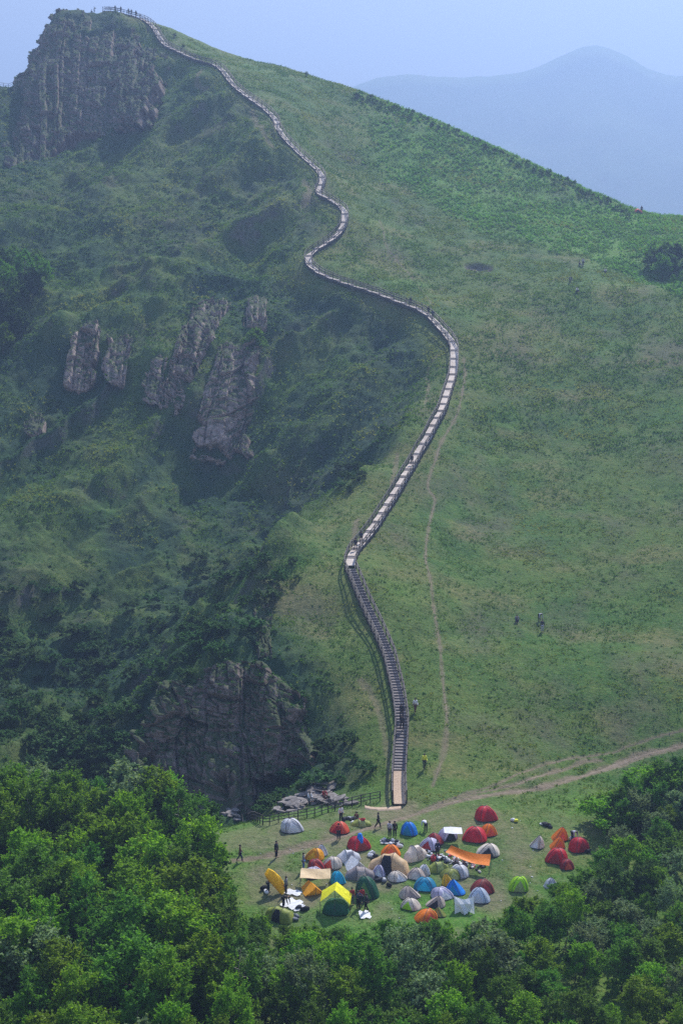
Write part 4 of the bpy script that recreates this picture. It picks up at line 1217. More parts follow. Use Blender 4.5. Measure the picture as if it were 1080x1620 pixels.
# ------------------------------------------------------------------ rock pile by the railing
def rock_mesh(seed, sx, sy, sz):
    rs = np.random.default_rng(seed)
    bm_v = []
    n = 9
    rows = []
    for zt, sc in ((-1, 0.85), (-0.4, 1.0), (0.5, 0.97), (1, 0.80)):
        ring = []
        for k in range(n):
            a = 2 * math.pi * k / n + rs.normal(0, .12)
            r = sc * (1 + rs.normal(0, .10))
            ring.append((sx * r * math.cos(a), sy * r * math.sin(a), sz * zt + rs.normal(0, sz * .12)))
        rows.append(ring + [ring[0]])
    mb = MB(); mb.grid(rows)
    t = len(mb.v)
    mb.f.append(tuple(range(n - 1, -1, -1))); mb.f.append(tuple(t - (n + 1) + k for k in range(n)))
    me = mb.mesh('rock_slab'); me.materials.append(M['rock_pale']); return me
M['rock_pale'] = simple_mat('pale_slab_stone', (0.165, 0.148, 0.138), 0.9, 0.5, 2.2, 0.6)
slabs = [rock_mesh(900 + k, random.uniform(.45, .95), random.uniform(.3, .55), random.uniform(.05, .11)) for k in range(8)]
def slab_pile(spots, label, group, n, hmax):
    c = [gpt(*p) for p in spots]
    for k in range(n):
        b = c[k % len(c)]
        x = b.x + random.gauss(0, .75); y = b.y + random.gauss(0, .6)
        lay = random.random() ** 1.5
        z = z1(x, y) + 0.02 + lay * hmax
        o = link('rock_slab', random.choice(slabs), loc=(x, y, z))
        o.rotation_euler = (random.gauss(0, .16), random.gauss(0, .16), random.uniform(0, 6.28))
        s_ = random.uniform(.6, 1.25); o.scale = (s_, s_, s_)
        tag(o, label, 'rock', group, kind='thing')
slab_pile([(446,1282),(458,1276),(470,1270),(482,1262),(492,1257),(504,1259),(516,1262),(526,1268),(500,1270),(480,1275),(468,1281),(512,1272),(535,1272),(490,1266),(490,1250),(505,1251)], 'flat pale stone slab in the heap beside the dark railing', 'slabs in the rock heap', 110, 0.75)
slab_pile([(366,1284),(374,1290),(382,1296)], 'pale stone slab at the end of the dark railing by the wood', 'slabs at the railing end', 12, 0.5)
for px, py in ((745,428),(752,430),(760,431),(766,429),(771,427),(757,426),(763,426)):
    g_ = gpt(px, py)
    o = link('pale_stone', slabs[random.randrange(8)], loc=(g_.x, g_.y, g_.z + .05)); o.scale = (.55, .55, .8); o.rotation_euler = (random.gauss(0, .2), random.gauss(0, .2), random.uniform(0, 6))
    tag(o, 'pale stone lying in the sink hole on the grass face', 'rock', 'stones in the sink hole')

# ------------------------------------------------------------------ tent fabrics
FAB = dict(lgrey=(.64,.65,.70), white=(.84,.85,.88), cream=(.78,.69,.60), beige=(.60,.50,.44), tan=(.68,.48,.27), sand=(.78,.57,.32), lilac=(.60,.57,.76), red=(.66,.028,.045),
           darkred=(.40,.04,.045), maroon=(.30,.05,.04), orange=(.95,.24,.012), amber=(.95,.42,.015), yellow=(.95,.88,.02), gold=(.95,.60,.02), blue=(.015,.26,.82), cyan=(.02,.52,.78),
           teal=(.02,.28,.48), olive=(.28,.33,.06), lolive=(.40,.47,.18), green=(.02,.13,.07), lgreen=(.14,.34,.10), lime=(.42,.78,.02), taupe=(.28,.24,.245), coral=(.85,.13,.06), paleblue=(.56,.65,.80), black=(.02,.02,.025), grey=(.36,.36,.40))
def fabric(col, dim=1.0):
    k = 'fabric_' + col + ('' if dim == 1.0 else '_panel')
    if k in M: return M[k]
    c = tuple(v * dim for v in FAB[col])
    m, nt, out = mat_new(col + '_tent_fabric'); g = NG(nt); o = g.obj()
    f = g.noise(o, 2.2, 3)
    cc = g.ramp(f, [(0.3, tuple(v * .82 for v in c)), (0.7, tuple(min(1, v * 1.08) for v in c))])
    p = g.n('ShaderNodeBsdfPrincipled'); g.l(cc, p.inputs['Base Color']); p.inputs['Roughness'].default_value = 0.55; p.inputs['Specular IOR Level'].default_value = 0.3
    g.l(g.bump(g.noise(o, 3.5, 4), 0.35, 0.08), p.inputs['Normal'])
    t = g.n('ShaderNodeBsdfTranslucent'); g.l(cc, t.inputs[0])
    ms = g.n('ShaderNodeMixShader'); ms.inputs[0].default_value = 0.30
    g.l(p.outputs[0], ms.inputs[1]); g.l(t.outputs[0], ms.inputs[2]); g.l(ms.outputs[0], out.inputs[0])
    M[k] = m; return m
M['tentpole'] = simple_mat('tent_pole', (0.10, 0.10, 0.11), 0.4, 0.1)
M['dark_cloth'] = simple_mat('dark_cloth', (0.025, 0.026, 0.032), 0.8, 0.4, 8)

# ------------------------------------------------------------------ tent shapes
def dome_pt(w, l, h, th, t, sag=0.12, pw=2.8, flat=1.0, ax=0.0, peak=0.0):
    """point on a dome with two crossing poles: th round the plan, t from foot (0) to top (1)"""
    c, s = math.cos(th), math.sin(th)
    R = 1.0 / ((abs(c) / (w / 2)) ** pw + (abs(s) / (l / 2)) ** pw) ** (1 / pw)
    a = t * math.pi / 2
    diag = abs(math.sin(2 * (th)))           # 1 on the poles
    k = 1 - sag * (1 - diag) * math.sin(math.pi * t) 
    r = R * ((1 - peak) * math.cos(a) ** 0.85 + peak * (1 - t) ** 0.85) * k
    z = h * math.sin(a) ** flat * (1 - 0.5 * sag * (1 - diag) * math.sin(math.pi * t))
    return Vector((r * c + ax * w * math.sin(a), r * s, (1 - peak) * z + peak * h * t))
def arch(w, h, n=14, sq=0.9):
    return [Vector((-(w / 2) * math.copysign(abs(math.cos(math.pi * k / n)) ** sq, math.cos(math.pi * k / n)), 0, h * math.sin(math.pi * k / n) ** 0.9)) for k in range(n + 1)]
def tent_dome(e, w, l, h, col, door, trim, sag=0.12, flat=1.0, ax=None, peak=0.0):
    if ax is None: ax = random.uniform(-.12, .12)
    if peak == 0.0: peak = random.choice((0.0, 0.1, 0.25, 0.4))
    _dp = dome_pt
    def dome_pt_(w, l, h, th, t, sag=sag, flat=flat): return _dp(w, l, h, th, t, sag, flat=flat, ax=ax, peak=peak)
    n, m = 32, 9
    rows = [[dome_pt_(w, l, h, 2 * math.pi * k / n, i / m, sag, flat=flat) for k in range(n + 1)] for i in range(m)] + [[dome_pt_(w, l, h, 0, 1.0)] * (n + 1)]
    fo = MB().grid(rows).build('fly', fabric(col), e, smooth=True)
    fo.data.materials.append(fabric(col, 0.80))
    nf = len(rows[0]) - 1; sec = random.choice((0, 1))
    for pi, pl_ in enumerate(fo.data.polygons):
        kk = (pi % nf) * 4 // nf
        if (int((pi % nf + nf / 8) * 4 / nf) % 2) == sec or pi // nf == 0: pl_.material_index = 1
    # door panel set a little proud of the front
    dw = 0.62
    rows = []
    for i in range(7):
        t = 0.02 + 0.62 * i / 6
        half = dw * (1 - (i / 6) ** 1.6 * 0.93)
        rows.append([dome_pt_(w, l, h, -math.pi / 2 + half * (j / 3 - 1), t, sag, flat=flat) * 1.012 + Vector((0, -.012, 0)) for j in range(7)])
    MB().grid(rows).build('door', fabric(door) if door != 'dark' else M['dark_cloth'], e, smooth=True)
    for a0 in (math.pi / 4, 3 * math.pi / 4):
        pts = [dome_pt_(w, l, h, a0, t / 8, sag, flat=flat) * 1.012 for t in range(9)] + [dome_pt_(w, l, h, a0 + math.pi, t / 8, sag, flat=flat) * 1.012 for t in range(7, -1, -1)]
        MB().tube(pts, 0.022, 4).build('pole', M['tentpole'], e)
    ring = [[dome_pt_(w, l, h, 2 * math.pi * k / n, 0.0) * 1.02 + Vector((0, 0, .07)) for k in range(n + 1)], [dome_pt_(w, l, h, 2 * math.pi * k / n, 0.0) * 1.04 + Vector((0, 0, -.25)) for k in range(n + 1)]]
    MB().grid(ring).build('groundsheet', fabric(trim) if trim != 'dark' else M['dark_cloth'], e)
def tent_tunnel(e, w, l, h, col, door, trim, hoops=(0.55, 1.0, 0.92, 0.5), sq=0.9):
    """arched tube; w is its length along x, l its width"""
    n = 14; rows = []
    xs = np.linspace(-w / 2, w / 2, len(hoops)); 
    for x in np.linspace(-w / 2, w / 2, 4 * (len(hoops) - 1) + 1):
        f = float(np.interp(x, xs, hoops)); d = abs(((x + w / 2) / w * (len(hoops) - 1)) % 1 - 0.5)
        f *= 1 - 0.05 * (0.5 - d) * 2
        rows.append([Vector((x, p.x, p.z)) for p in arch(l * (0.55 + 0.45 * f), h * f, n, sq)])
    rows = [[Vector((-w / 2 - .12 * w, p.y * .55, 0)) for p in rows[0]]] + rows + [[Vector((w / 2 + .10 * w, p.y * .55, 0)) for p in rows[-1]]]
    MB().grid(rows).build('fly', fabric(col), e, smooth=True)
    for x, f in list(zip(xs, hoops))[1:-1]:
        MB().tube([Vector((x, p.x * 1.01, p.z + .015)) for p in arch(l * (0.55 + 0.45 * f), h * f, n, sq)], 0.024, 4).build('pole', M['tentpole'], e)
    # door in the camera side wall
    f = max(hoops[1:-1]); rows = []
    for i in range(6):
        t = i / 5
        rows.append([Vector((xx, -(l * (0.55 + 0.45 * f)) / 2 * math.cos(t * 1.15) ** sq * 1.02 - .015, h * f * math.sin(t * 1.15) ** .9)) for xx in np.linspace(-w * .20 * (1 - t * .5), w * .20 * (1 - t * .5), 5) + w * 0.02])
    MB().grid(rows).build('door', fabric(door) if door != 'dark' else M['dark_cloth'], e, smooth=True)
def tent_ridge(e, w, l, h, col, door, trim, over=0.25):
    """two-slope tent, ridge running from front (-y) to back, peaked porch"""
    hy = l / 2
    f = []
    for y, k in ((-hy - over, .96), (-hy * .5, .93), (0, .96), (hy * .5, .93), (hy, .86)):
        f.append([Vector((-w / 2, y + (over if y < -hy else 0), .03)), Vector((-w * .36, y + (over * .5 if y < -hy else 0), h * k * .30)), Vector((-w * .17, y, h * k * .66)), Vector((0, y, h * k)), Vector((w * .17, y, h * k * .66)), Vector((w * .36, y + (over * .5 if y < -hy else 0), h * k * .30)), Vector((w / 2, y + (over if y < -hy else 0), .03))])
    f.append([Vector((-w / 2.3, hy * 1.15, .02)), Vector((-w * .3, hy * 1.12, .1)), Vector((-w * .15, hy * 1.1, .2)), Vector((0, hy * 1.1, .25)), Vector((w * .15, hy * 1.1, .2)), Vector((w * .3, hy * 1.12, .1)), Vector((w / 2.3, hy * 1.15, .02))])
    MB().grid(f).build('fly', fabric(col), e)
    MB().add([(-w * .40, -hy + .1, 0.02), (w * .40, -hy + .1, 0.02), (0, -hy + .02, h * .90)], [(0, 1, 2)]).build('door', fabric(door) if door != 'dark' else M['dark_cloth'], e)
    MB().tube([(0, -hy - over, 0), (0, -hy - over, h)], 0.025, 5).build('pole', M['tentpole'], e)
def tent_pyramid(e, w, l, h, col, door, trim, star=0.0):
    """faceted pyramid; star > 0 pulls the sides in between the pegs"""
    n = 6; rows = []
    for i in range(6):
        t = i / 5; ring = []
        for k in range(2 * n + 1):
            a = math.pi * k / n + math.pi / 2
            r = 1 - (star if k % 2 else 0) * (1 - t)
            ring.append(Vector((math.cos(a) * w / 2 * r * (1 - t) ** 1.1, math.sin(a) * l / 2 * r * (1 - t) ** 1.1, h * t)))
        rows.append(ring)
    MB().grid(rows).build('fly', fabric(col), e)
    MB().add([(-w * .12, -l * .43, .03), (w * .12, -l * .43, .03), (0, -l * .2, h * .55)], [(0, 1, 2)]).build('door', fabric(door) if door != 'dark' else M['dark_cloth'], e)
def tent_star(e, w, l, h, col, door, trim):
    """two horned fly: corners pulled up left and right, sides drawn in towards the pegs"""
    hw, hl = w / 2, l / 2
    rows = [[Vector((-hw * .55, hl, .02)), Vector((-hw * .2, hl * .7, .05)), Vector((0, hl, .02)), Vector((hw * .2, hl * .7, .05)), Vector((hw * .55, hl, .02))],
            [Vector((-hw, hl * .15, h)), Vector((-hw * .45, hl * .1, h * .86)), Vector((0, hl * .05, h * .80)), Vector((hw * .45, hl * .1, h * .86)), Vector((hw, hl * .15, h))],
            [Vector((-hw * .92, -hl * .25, h * .62)), Vector((-hw * .42, -hl * .45, h * .60)), Vector((0, -hl * .30, h * .58)), Vector((hw * .42, -hl * .45, h * .60)), Vector((hw * .92, -hl * .25, h * .62))],
            [Vector((-hw * .95, -hl * .7, .03)), Vector((-hw * .40, -hl * .55, h * .16)), Vector((0, -hl, .03)), Vector((hw * .40, -hl * .55, h * .16)), Vector((hw * .95, -hl * .7, .03))]]
    MB().grid(rows).build('fly', fabric(col), e)
    MB().add([(-hw * .30, -hl * .60, .03), (hw * .30, -hl * .60, .03), (0, -hl * .36, h * .5)], [(0, 1, 2)]).build('door', fabric(door), e)
    for s_ in (-1, 1): MB().tube([(s_ * hw * .98, hl * .15, 0), (s_ * hw * .98, hl * .15, h)], .025, 5).build('pole', M['tentpole'], e)
def tarp_sheet(e, corners, col, pole_h, sag=0.25):
    """hung cloth: corners a,b,c,d (vectors, local), poles under the first corners"""
    a, b, c, d = [Vector(p) for p in corners]
    rows = []
    for i in range(11):
        u = i / 10; r = []
        for j in range(9):
            v = j / 8
            p = (a * (1 - u) + b * u) * (1 - v) + (d * (1 - u) + c * u) * v
            sg = sag * (math.sin(math.pi * u) * 0.8 + 0.35 * math.sin(math.pi * v))
            pull = 0.16 * math.sin(math.pi * u)
            cen = (a + b + c + d) / 4
            p = p + (cen - p) * pull * abs(2 * v - 1) * 0.6
            p.z -= sg - 0.03 * math.sin(7 * u + 5 * v)
            r.append(p)
        rows.append(r)
    MB().grid(rows).build('sheet', fabric(col), e, smooth=True)
    for p in pole_h:
        MB().tube([(p[0], p[1], -0.2), (p[0], p[1], p[2])], 0.03, 5).build('pole', M['tentpole'], e)
KX = lambda p: F / depth_of(p)
def tent(kind, px, py, wpx, hpx, col, door, yaw, label, l=None, trim='dark', **kw):
    """px, py: middle of the front foot; wpx, hpx: width and height in photograph pixels -> metres at that spot"""
    g_ = gpt(px, py - 0.15 * wpx)
    k = KX(g_)
    w = wpx / k / (0.93 if kind in ('dome',) else 1.0); h = max(0.5, (hpx - 0.13 * wpx) / (k * 0.95))
    l = (l or 0.82) * w
    z = min(z1(g_.x + dx * w * .4, g_.y + dy * l * .4) for dx, dy in ((0, 0), (1, 0), (-1, 0), (0, 1), (0, -1)))
    e = empty('tent', (g_.x, g_.y, z), math.radians(yaw))
    {'dome': tent_dome, 'star': tent_star, 'peak': lambda *a, **k_: tent_dome(*a, peak=0.75, **k_), 'tunnel': tent_tunnel, 'ridge': tent_ridge, 'pyramid': tent_pyramid}[kind](e, w, l, h, col, door, trim, **kw)
    return tag(e, label, 'tent', 'tents pitched in the camp')
T = [
 ('dome', 462.6,1318,34,23,'lgrey','white',15,'light grey dome tent alone near the dark railing'),
 ('dome', 536.5,1318,30,20,'coral','red',-20,'orange red dome tent beside the footpath with a person before it'),
 ('tunnel',571,1309,28,13,'olive','lolive',10,'low olive tent beside the footpath with a red bag on top'),
 ('dome', 568,1344,35,24,'red','maroon',25,'red dome tent with a blue cloth thrown over its top'),
 ('dome', 497,1361,29,21,'amber','gold',-25,'amber dome tent at the left end of the tent cluster'),
 ('dome', 509.5,1354,18,19,'lgrey','white',20,'narrow pale grey tent peeking out behind the amber dome'),
 ('dome', 525,1374,29,20,'cream','coral',-35,'cream dome tent with a wide coral door panel'),
 ('dome', 501,1377,27,19,'darkred','coral',10,'dark red dome tent between the amber and the lilac tents'),
 ('dome', 497,1388,33,18,'lilac','coral',30,'pale lilac dome tent just above the sand coloured tarp'),
 ('ridge',493,1414,32,19,'amber','gold',20,'small amber ridge tent under the sand coloured tarp'),
 ('dome', 534,1399,24,22,'cyan','cyan',15,'cyan dome tent beside the sand coloured tarp'),
 ('tunnel',551,1364,34,21,'lgrey','grey',20,'light grey tunnel tent with a grey open inner'),
 ('ridge',560,1375,32,21,'white','lgrey',24,'white ridge tent in front of the light grey tunnel tent'),
 ('tunnel',570,1393,42,23,'taupe','beige',5,'wide taupe tunnel tent above the green dome'),
 ('dome', 598,1388,22,21,'lilac','white',-10,'lilac dome tent wedged behind the taupe tunnel tent'),
 ('dome', 581,1421,35,35,'green','lgreen',-15,'tall dark green dome tent beside the bright yellow shelter'),
 ('tunnel',442,1460,40,25,'olive','black',-30,'olive tunnel tent at the lower left corner of the camp'),
 ('dome', 647,1322,25,22,'blue','teal',-20,'small bright blue dome tent nearest the boardwalk foot'),
 ('dome', 707,1329,30,21,'lilac','dark',20,'lilac tent with a pale awning over a dark doorway'),
 ('dome', 687,1336,27,19,'darkred','maroon',-30,'low dark red tent between two lilac tents'),
 ('dome', 679,1345,32,21,'lilac','darkred',-30,'lilac dome tent with a dark red door'),
 ('dome', 769,1299,34,25,'red','darkred',15,'red dome tent standing highest, nearest the brown track'),
 ('dome', 750,1332,37,25,'red','red',-15,'large red dome tent beside an orange dome'),
 ('dome', 771,1323,28,21,'orange','coral',20,'orange dome tent tucked behind the large red dome'),
 ('tunnel',657,1362,35,26,'cream','beige',40,'cream tunnel tent left of the heap of baggage'),
 ('dome', 617.5,1355,31,20,'orange','coral',0,'orange dome tent behind the big tan tent'),
 ('tunnel',614,1383,56,36,'tan','dark',-20,'big tan tent with a dark open doorway in the middle of the cluster'),
 ('dome', 629,1394,31,18,'cream','white',25,'low cream dome tent in front of the big tan tent'),
 ('dome', 658.5,1391,31,19,'beige','cream',-20,'beige dome tent beside the low cream dome'),
 ('dome', 670,1386,19,19,'white','beige',10,'small tent with a white top behind the beige dome'),
 ('tunnel',693,1380,30,18,'olive','lolive',15,'olive green low tent below the heap of baggage'),
 ('dome', 725,1388,31,21,'lgrey','grey',-20,'grey dome tent below the orange tarp'),
 ('dome', 711.5,1392,32,19,'olive','lolive',20,'yellowish olive dome tent in front of the grey dome'),
 ('peak',708.6,1402,21,21,'gold','amber',10,'small golden tent behind the bright blue tent'),
 ('peak',719.7,1416,33,25,'blue','teal',-18,'bright blue ridge tent in front of the small golden tent'),
 ('dome', 671.8,1409,35,22,'teal','cyan',-10,'teal blue dome tent left of the bright blue ridge tent'),
 ('dome', 699.6,1423,34,21,'lilac','white',25,'pale lilac dome tent below the bright blue ridge tent'),
 ('peak',648,1422,36,22,'beige','taupe',20,'pointed beige tent below the teal dome'),
 ('peak',687.6,1436,33,20,'beige','dark',-20,'pointed beige tent with a dark doorway below the pale lilac dome'),
 ('dome', 649.4,1439,31,19,'cream','lime',-30,'cream dome tent with a lime green door'),
 ('dome', 672.8,1458,35,21,'orange','coral',25,'orange dome tent at the lower edge of the camp, against the trees'),
 ('peak',696,1451,20,16,'olive','lolive',-25,'little olive ridge tent beside the lowest orange dome'),
 ('star',733.7,1447,33,29,'white','lgrey',0,'white star shaped tent with pulled in sides'),
 ('dome', 757,1428,34,25,'paleblue','lgrey',-15,'pale blue grey dome tent beside the white star shaped tent'),
 ('dome', 762,1414,36,24,'maroon','darkred',20,'brownish red dome tent behind the pale blue grey dome'),
 ('dome', 770.6,1354,37,21,'cream','dark',-10,'cream dome tent behind the right end of the orange tarp'),
 ('peak',848,1342,25,22,'cream','white',-35,'lone pale cream pointed tent on open grass'),
 ('peak',883.5,1331,29,23,'orange','coral',10,'upper of two orange pointed tents among red tents'),
 ('peak',880,1344,26,20,'orange','coral',15,'lower of two orange pointed tents among red tents'),
 ('dome', 915,1348,31,24,'red','darkred',25,'red dome tent nearest the wood, right of the orange tents'),
 ('dome', 879,1366,34,25,'red','darkred',-20,'red dome tent just below the two orange pointed tents'),
 ('dome', 896,1376,22,17,'darkred','coral',10,'dull red tent half hidden by leaves at the wood edge'),
 ('dome', 819,1411,30,25,'lime','lolive',0,'lime green dome tent mostly hidden behind a tree'),
 ('dome', 870,1406,21,18,'lgrey','white',15,'pale grey dome tent half hidden behind the wood edge'),
]
for t in T:
    kw = {}
    if t[0] == 'peak': kw = dict(ax=random.choice((-.2, -.12, .12, .2)))
    if t[8].startswith('big tan'): kw = dict(hoops=(0.45, 0.85, 1.0, 0.62), l=0.62)
    elif t[0] == 'tunnel': kw = dict(l=0.66)
    if t[0] == 'ridge': kw = dict(l=1.0)
    if t[1] == 442: kw = dict(l=0.62, hoops=(0.75, 1.0, 0.95, 0.85))
    tent(*t, **kw)
g_ = ground(1008, 334.5)
e = None
SKYT = Vector(P(1008, 335.0, 377)); SKYT.z = z1(SKYT.x, SKYT.y)
e = empty('tent', SKYT); tent_dome(e, 2.3, 2.0, 1.05, 'coral', 'dark', 'dark'); tag(e, 'small red tent alone on the skyline at the far right', 'tent')

# the bright yellow shelter: a peaked fly on poles over a dark green inner tent
g_ = gpt(531, 1441)
e = empty('tent', g_, math.radians(-6))
mb = MB()
mb.grid([[(-1.38, -.55, 1.05), (-.72, -.75, 1.62), (0, -.95, 2.35), (.72, -.7, 1.62), (1.38, -.35, .80)],
         [(-1.36, .2, 1.25), (-.70, .1, 1.78), (0, 0, 2.42), (.70, .1, 1.72), (1.36, .3, 1.05)],
         [(-1.38, 1.0, 1.50), (-.72, .95, 1.92), (0, .9, 2.45), (.72, .95, 1.85), (1.38, 1.0, 1.30)]]).build('fly', fabric('yellow'), e)
for p in ((-1.36, -.53, 1.04), (1.36, -.33, .80), (0, -.93, 2.33)):
    MB().tube([(p[0], p[1], -.2), p], .03, 5).build('pole', M['tentpole'], e)
rows = [[dome_pt(2.5, 2.1, 1.15, 2 * math.pi * k / 28, i / 7) for k in range(29)] for i in range(7)] + [[Vector((0, 0, 1.15))] * 29]
MB().grid(rows).build('inner_tent', fabric('green'), e, smooth=True)
tag(e, 'bright yellow peaked shelter over a dark green inner tent', 'tent', 'tents pitched in the camp')

# sand coloured flat tarp and the orange sail over the baggage
def tarp(px, py, corners, col, poles, label, sag):
    g_ = gpt(px, py)
    e = empty('tarp', g_); tarp_sheet(e, corners, col, poles, sag)
    return tag(e, label, 'tarp')
tarp(499, 1404, [(-1.45, -.2, 1.0), (1.42, -.2, .95), (1.42, 1.2, 1.45), (-1.4, 1.2, 1.5)], 'sand', [(-1.43, -.15, .98), (1.4, -.15, .93), (1.4, 1.15, 1.45), (-1.38, 1.15, 1.5)], 'flat sand coloured tarp stretched over the amber ridge tent', .10)
og = gpt(738, 1372)
def at_h(px, py, hgt):
    """point hgt above the ground that stands in the sight line of the pixel"""
    D = np.linspace(100, 250, 1500); u = (px - 540) / F; v = (810 - py) / F
    X = D * u; Y = D * (CP + v * SP); Z = D * (-SP + v * CP)
    k = int(np.argmax(Z < zg(X, Y) + hgt)); return Vector((X[k], Y[k], Z[k]))
oc = [at_h(704, 1348, 1.5) - og, at_h(773, 1370, 1.1) - og, at_h(776, 1351, 1.7) - og, at_h(713, 1336.5, 1.9) - og]
e = empty('tarp', og); tarp_sheet(e, oc, 'orange', [tuple(p) for p in oc], .35)
tag(e, 'orange tarp hung like a sail over the heap of baggage', 'tarp')
# awning of the lilac tent, blue cloth, red bags
e = gpt(716, 1331); mb = MB(); mb.grid([[(-.9, -.5, 1.05), (0, -.6, 1.0), (.9, -.5, .95)], [(-.9, .5, 1.3), (0, .5, 1.32), (.9, .5, 1.25)]])
o = mb.build('awning', fabric('white'), None, loc=e); tag(o, 'pale awning sheet stretched in front of the lilac tent', 'awning')
g_ = gpt(569, 1339)
rows = [[Vector((.42 * math.cos(a) * (1.15 - .75 * t), .42 * math.sin(a) * (1.15 - .75 * t), .55 + .85 * t + .05 * math.sin(5 * a))) for a in np.linspace(0, 2 * math.pi, 15)] for t in (0, .3, .6, .85, 1)] + [[Vector((0, 0, 1.45))] * 15]
o = MB().grid(rows).build('cloth', fabric('blue'), None, smooth=True, loc=g_ - Vector((0, .25, 0))); tag(o, 'blue cloth draped over the top of the red dome tent', 'cloth')

# ------------------------------------------------------------------ people
def skin_mesh(name, pts, edges, rad, root=0):
    me = bpy.data.meshes.new(name); me.from_pydata(pts, edges, [])
    o = bpy.data.objects.new(name, me); COL.objects.link(o)
    md = o.modifiers.new('skin', 'SKIN'); md.use_smooth_shade = True
    for i, v in enumerate(me.skin_vertices[0].data):
        v.radius = (rad[i], rad[i]) if not isinstance(rad[i], tuple) else rad[i]; v.use_root = (i == root)
    o.modifiers.new('sub', 'SUBSURF').levels = 1
    dg = bpy.context.evaluated_depsgraph_get()
    out = bpy.data.meshes.new_from_object(o.evaluated_get(dg)); out.name = name
    bpy.data.objects.remove(o); return out
def pose_joints(kind):
    J = dict(pelvis=(0, 0, .92), waist=(0, 0, 1.08), chest=(0, 0, 1.30), neck=(0, 0, 1.46), head=(0, -.02, 1.57), top=(0, 0, 1.68),
             shl=(-.19, 0, 1.40), ell=(-.25, .02, 1.12), wrl=(-.25, -.08, .87), hal=(-.25, -.11, .78), shr=(.19, 0, 1.40), elr=(.25, .02, 1.12), wrr=(.25, -.08, .87), har=(.25, -.11, .78),
             hil=(-.10, 0, .88), knl=(-.11, -.02, .48), anl=(-.11, .02, .08), tol=(-.12, -.16, .03), hir=(.10, 0, .88), knr=(.11, -.02, .48), anr=(.11, .02, .08), tor=(.12, -.16, .03))
    if kind == 'walk':
        J.update(knl=(-.10, -.18, .50), anl=(-.10, -.22, .09), tol=(-.10, -.40, .05), knr=(.10, .10, .50), anr=(.10, .36, .14), tor=(.10, .24, .03), wrl=(-.24, .14, .90), hal=(-.24, .14, .81), wrr=(.24, -.24, .93), har=(.24, -.31, .86))
    if kind == 'bend':
        J.update(waist=(0, -.12, 1.03), chest=(0, -.34, 1.10), neck=(0, -.50, 1.12), head=(0, -.60, 1.09), top=(0, -.68, 1.06), shl=(-.19, -.44, 1.08), shr=(.19, -.44, 1.08), ell=(-.22, -.48, .80), elr=(.22, -.48, .80), wrl=(-.18, -.56, .54), wrr=(.18, -.56, .54), hal=(-.16, -.58, .45), har=(.16, -.58, .45), hil=(-.10, .06, .90), hir=(.10, .06, .90), pelvis=(0, .05, .93))
    if kind == 'sit':
        J.update(pelvis=(0, .1, .22), waist=(0, .08, .38), chest=(0, .02, .60), neck=(0, 0, .76), head=(0, -.04, .87), top=(0, -.03, .98), shl=(-.19, .01, .70), shr=(.19, .01, .70), ell=(-.24, -.10, .46), elr=(.24, -.10, .46), wrl=(-.14, -.30, .42), wrr=(.14, -.30, .42), hal=(-.08, -.36, .40), har=(.08, -.36, .40), hil=(-.10, .08, .20), hir=(.10, .08, .20), knl=(-.16, -.34, .45), knr=(.16, -.34, .45), anl=(-.12, -.52, .09), anr=(.12, -.52, .09), tol=(-.12, -.68, .04), tor=(.12, -.68, .04))
    if kind == 'reach':
        J.update(ell=(-.24, -.22, 1.34), wrl=(-.18, -.44, 1.42), hal=(-.16, -.52, 1.45), elr=(.24, -.22, 1.30), wrr=(.18, -.44, 1.30), har=(.16, -.52, 1.32))
    return J
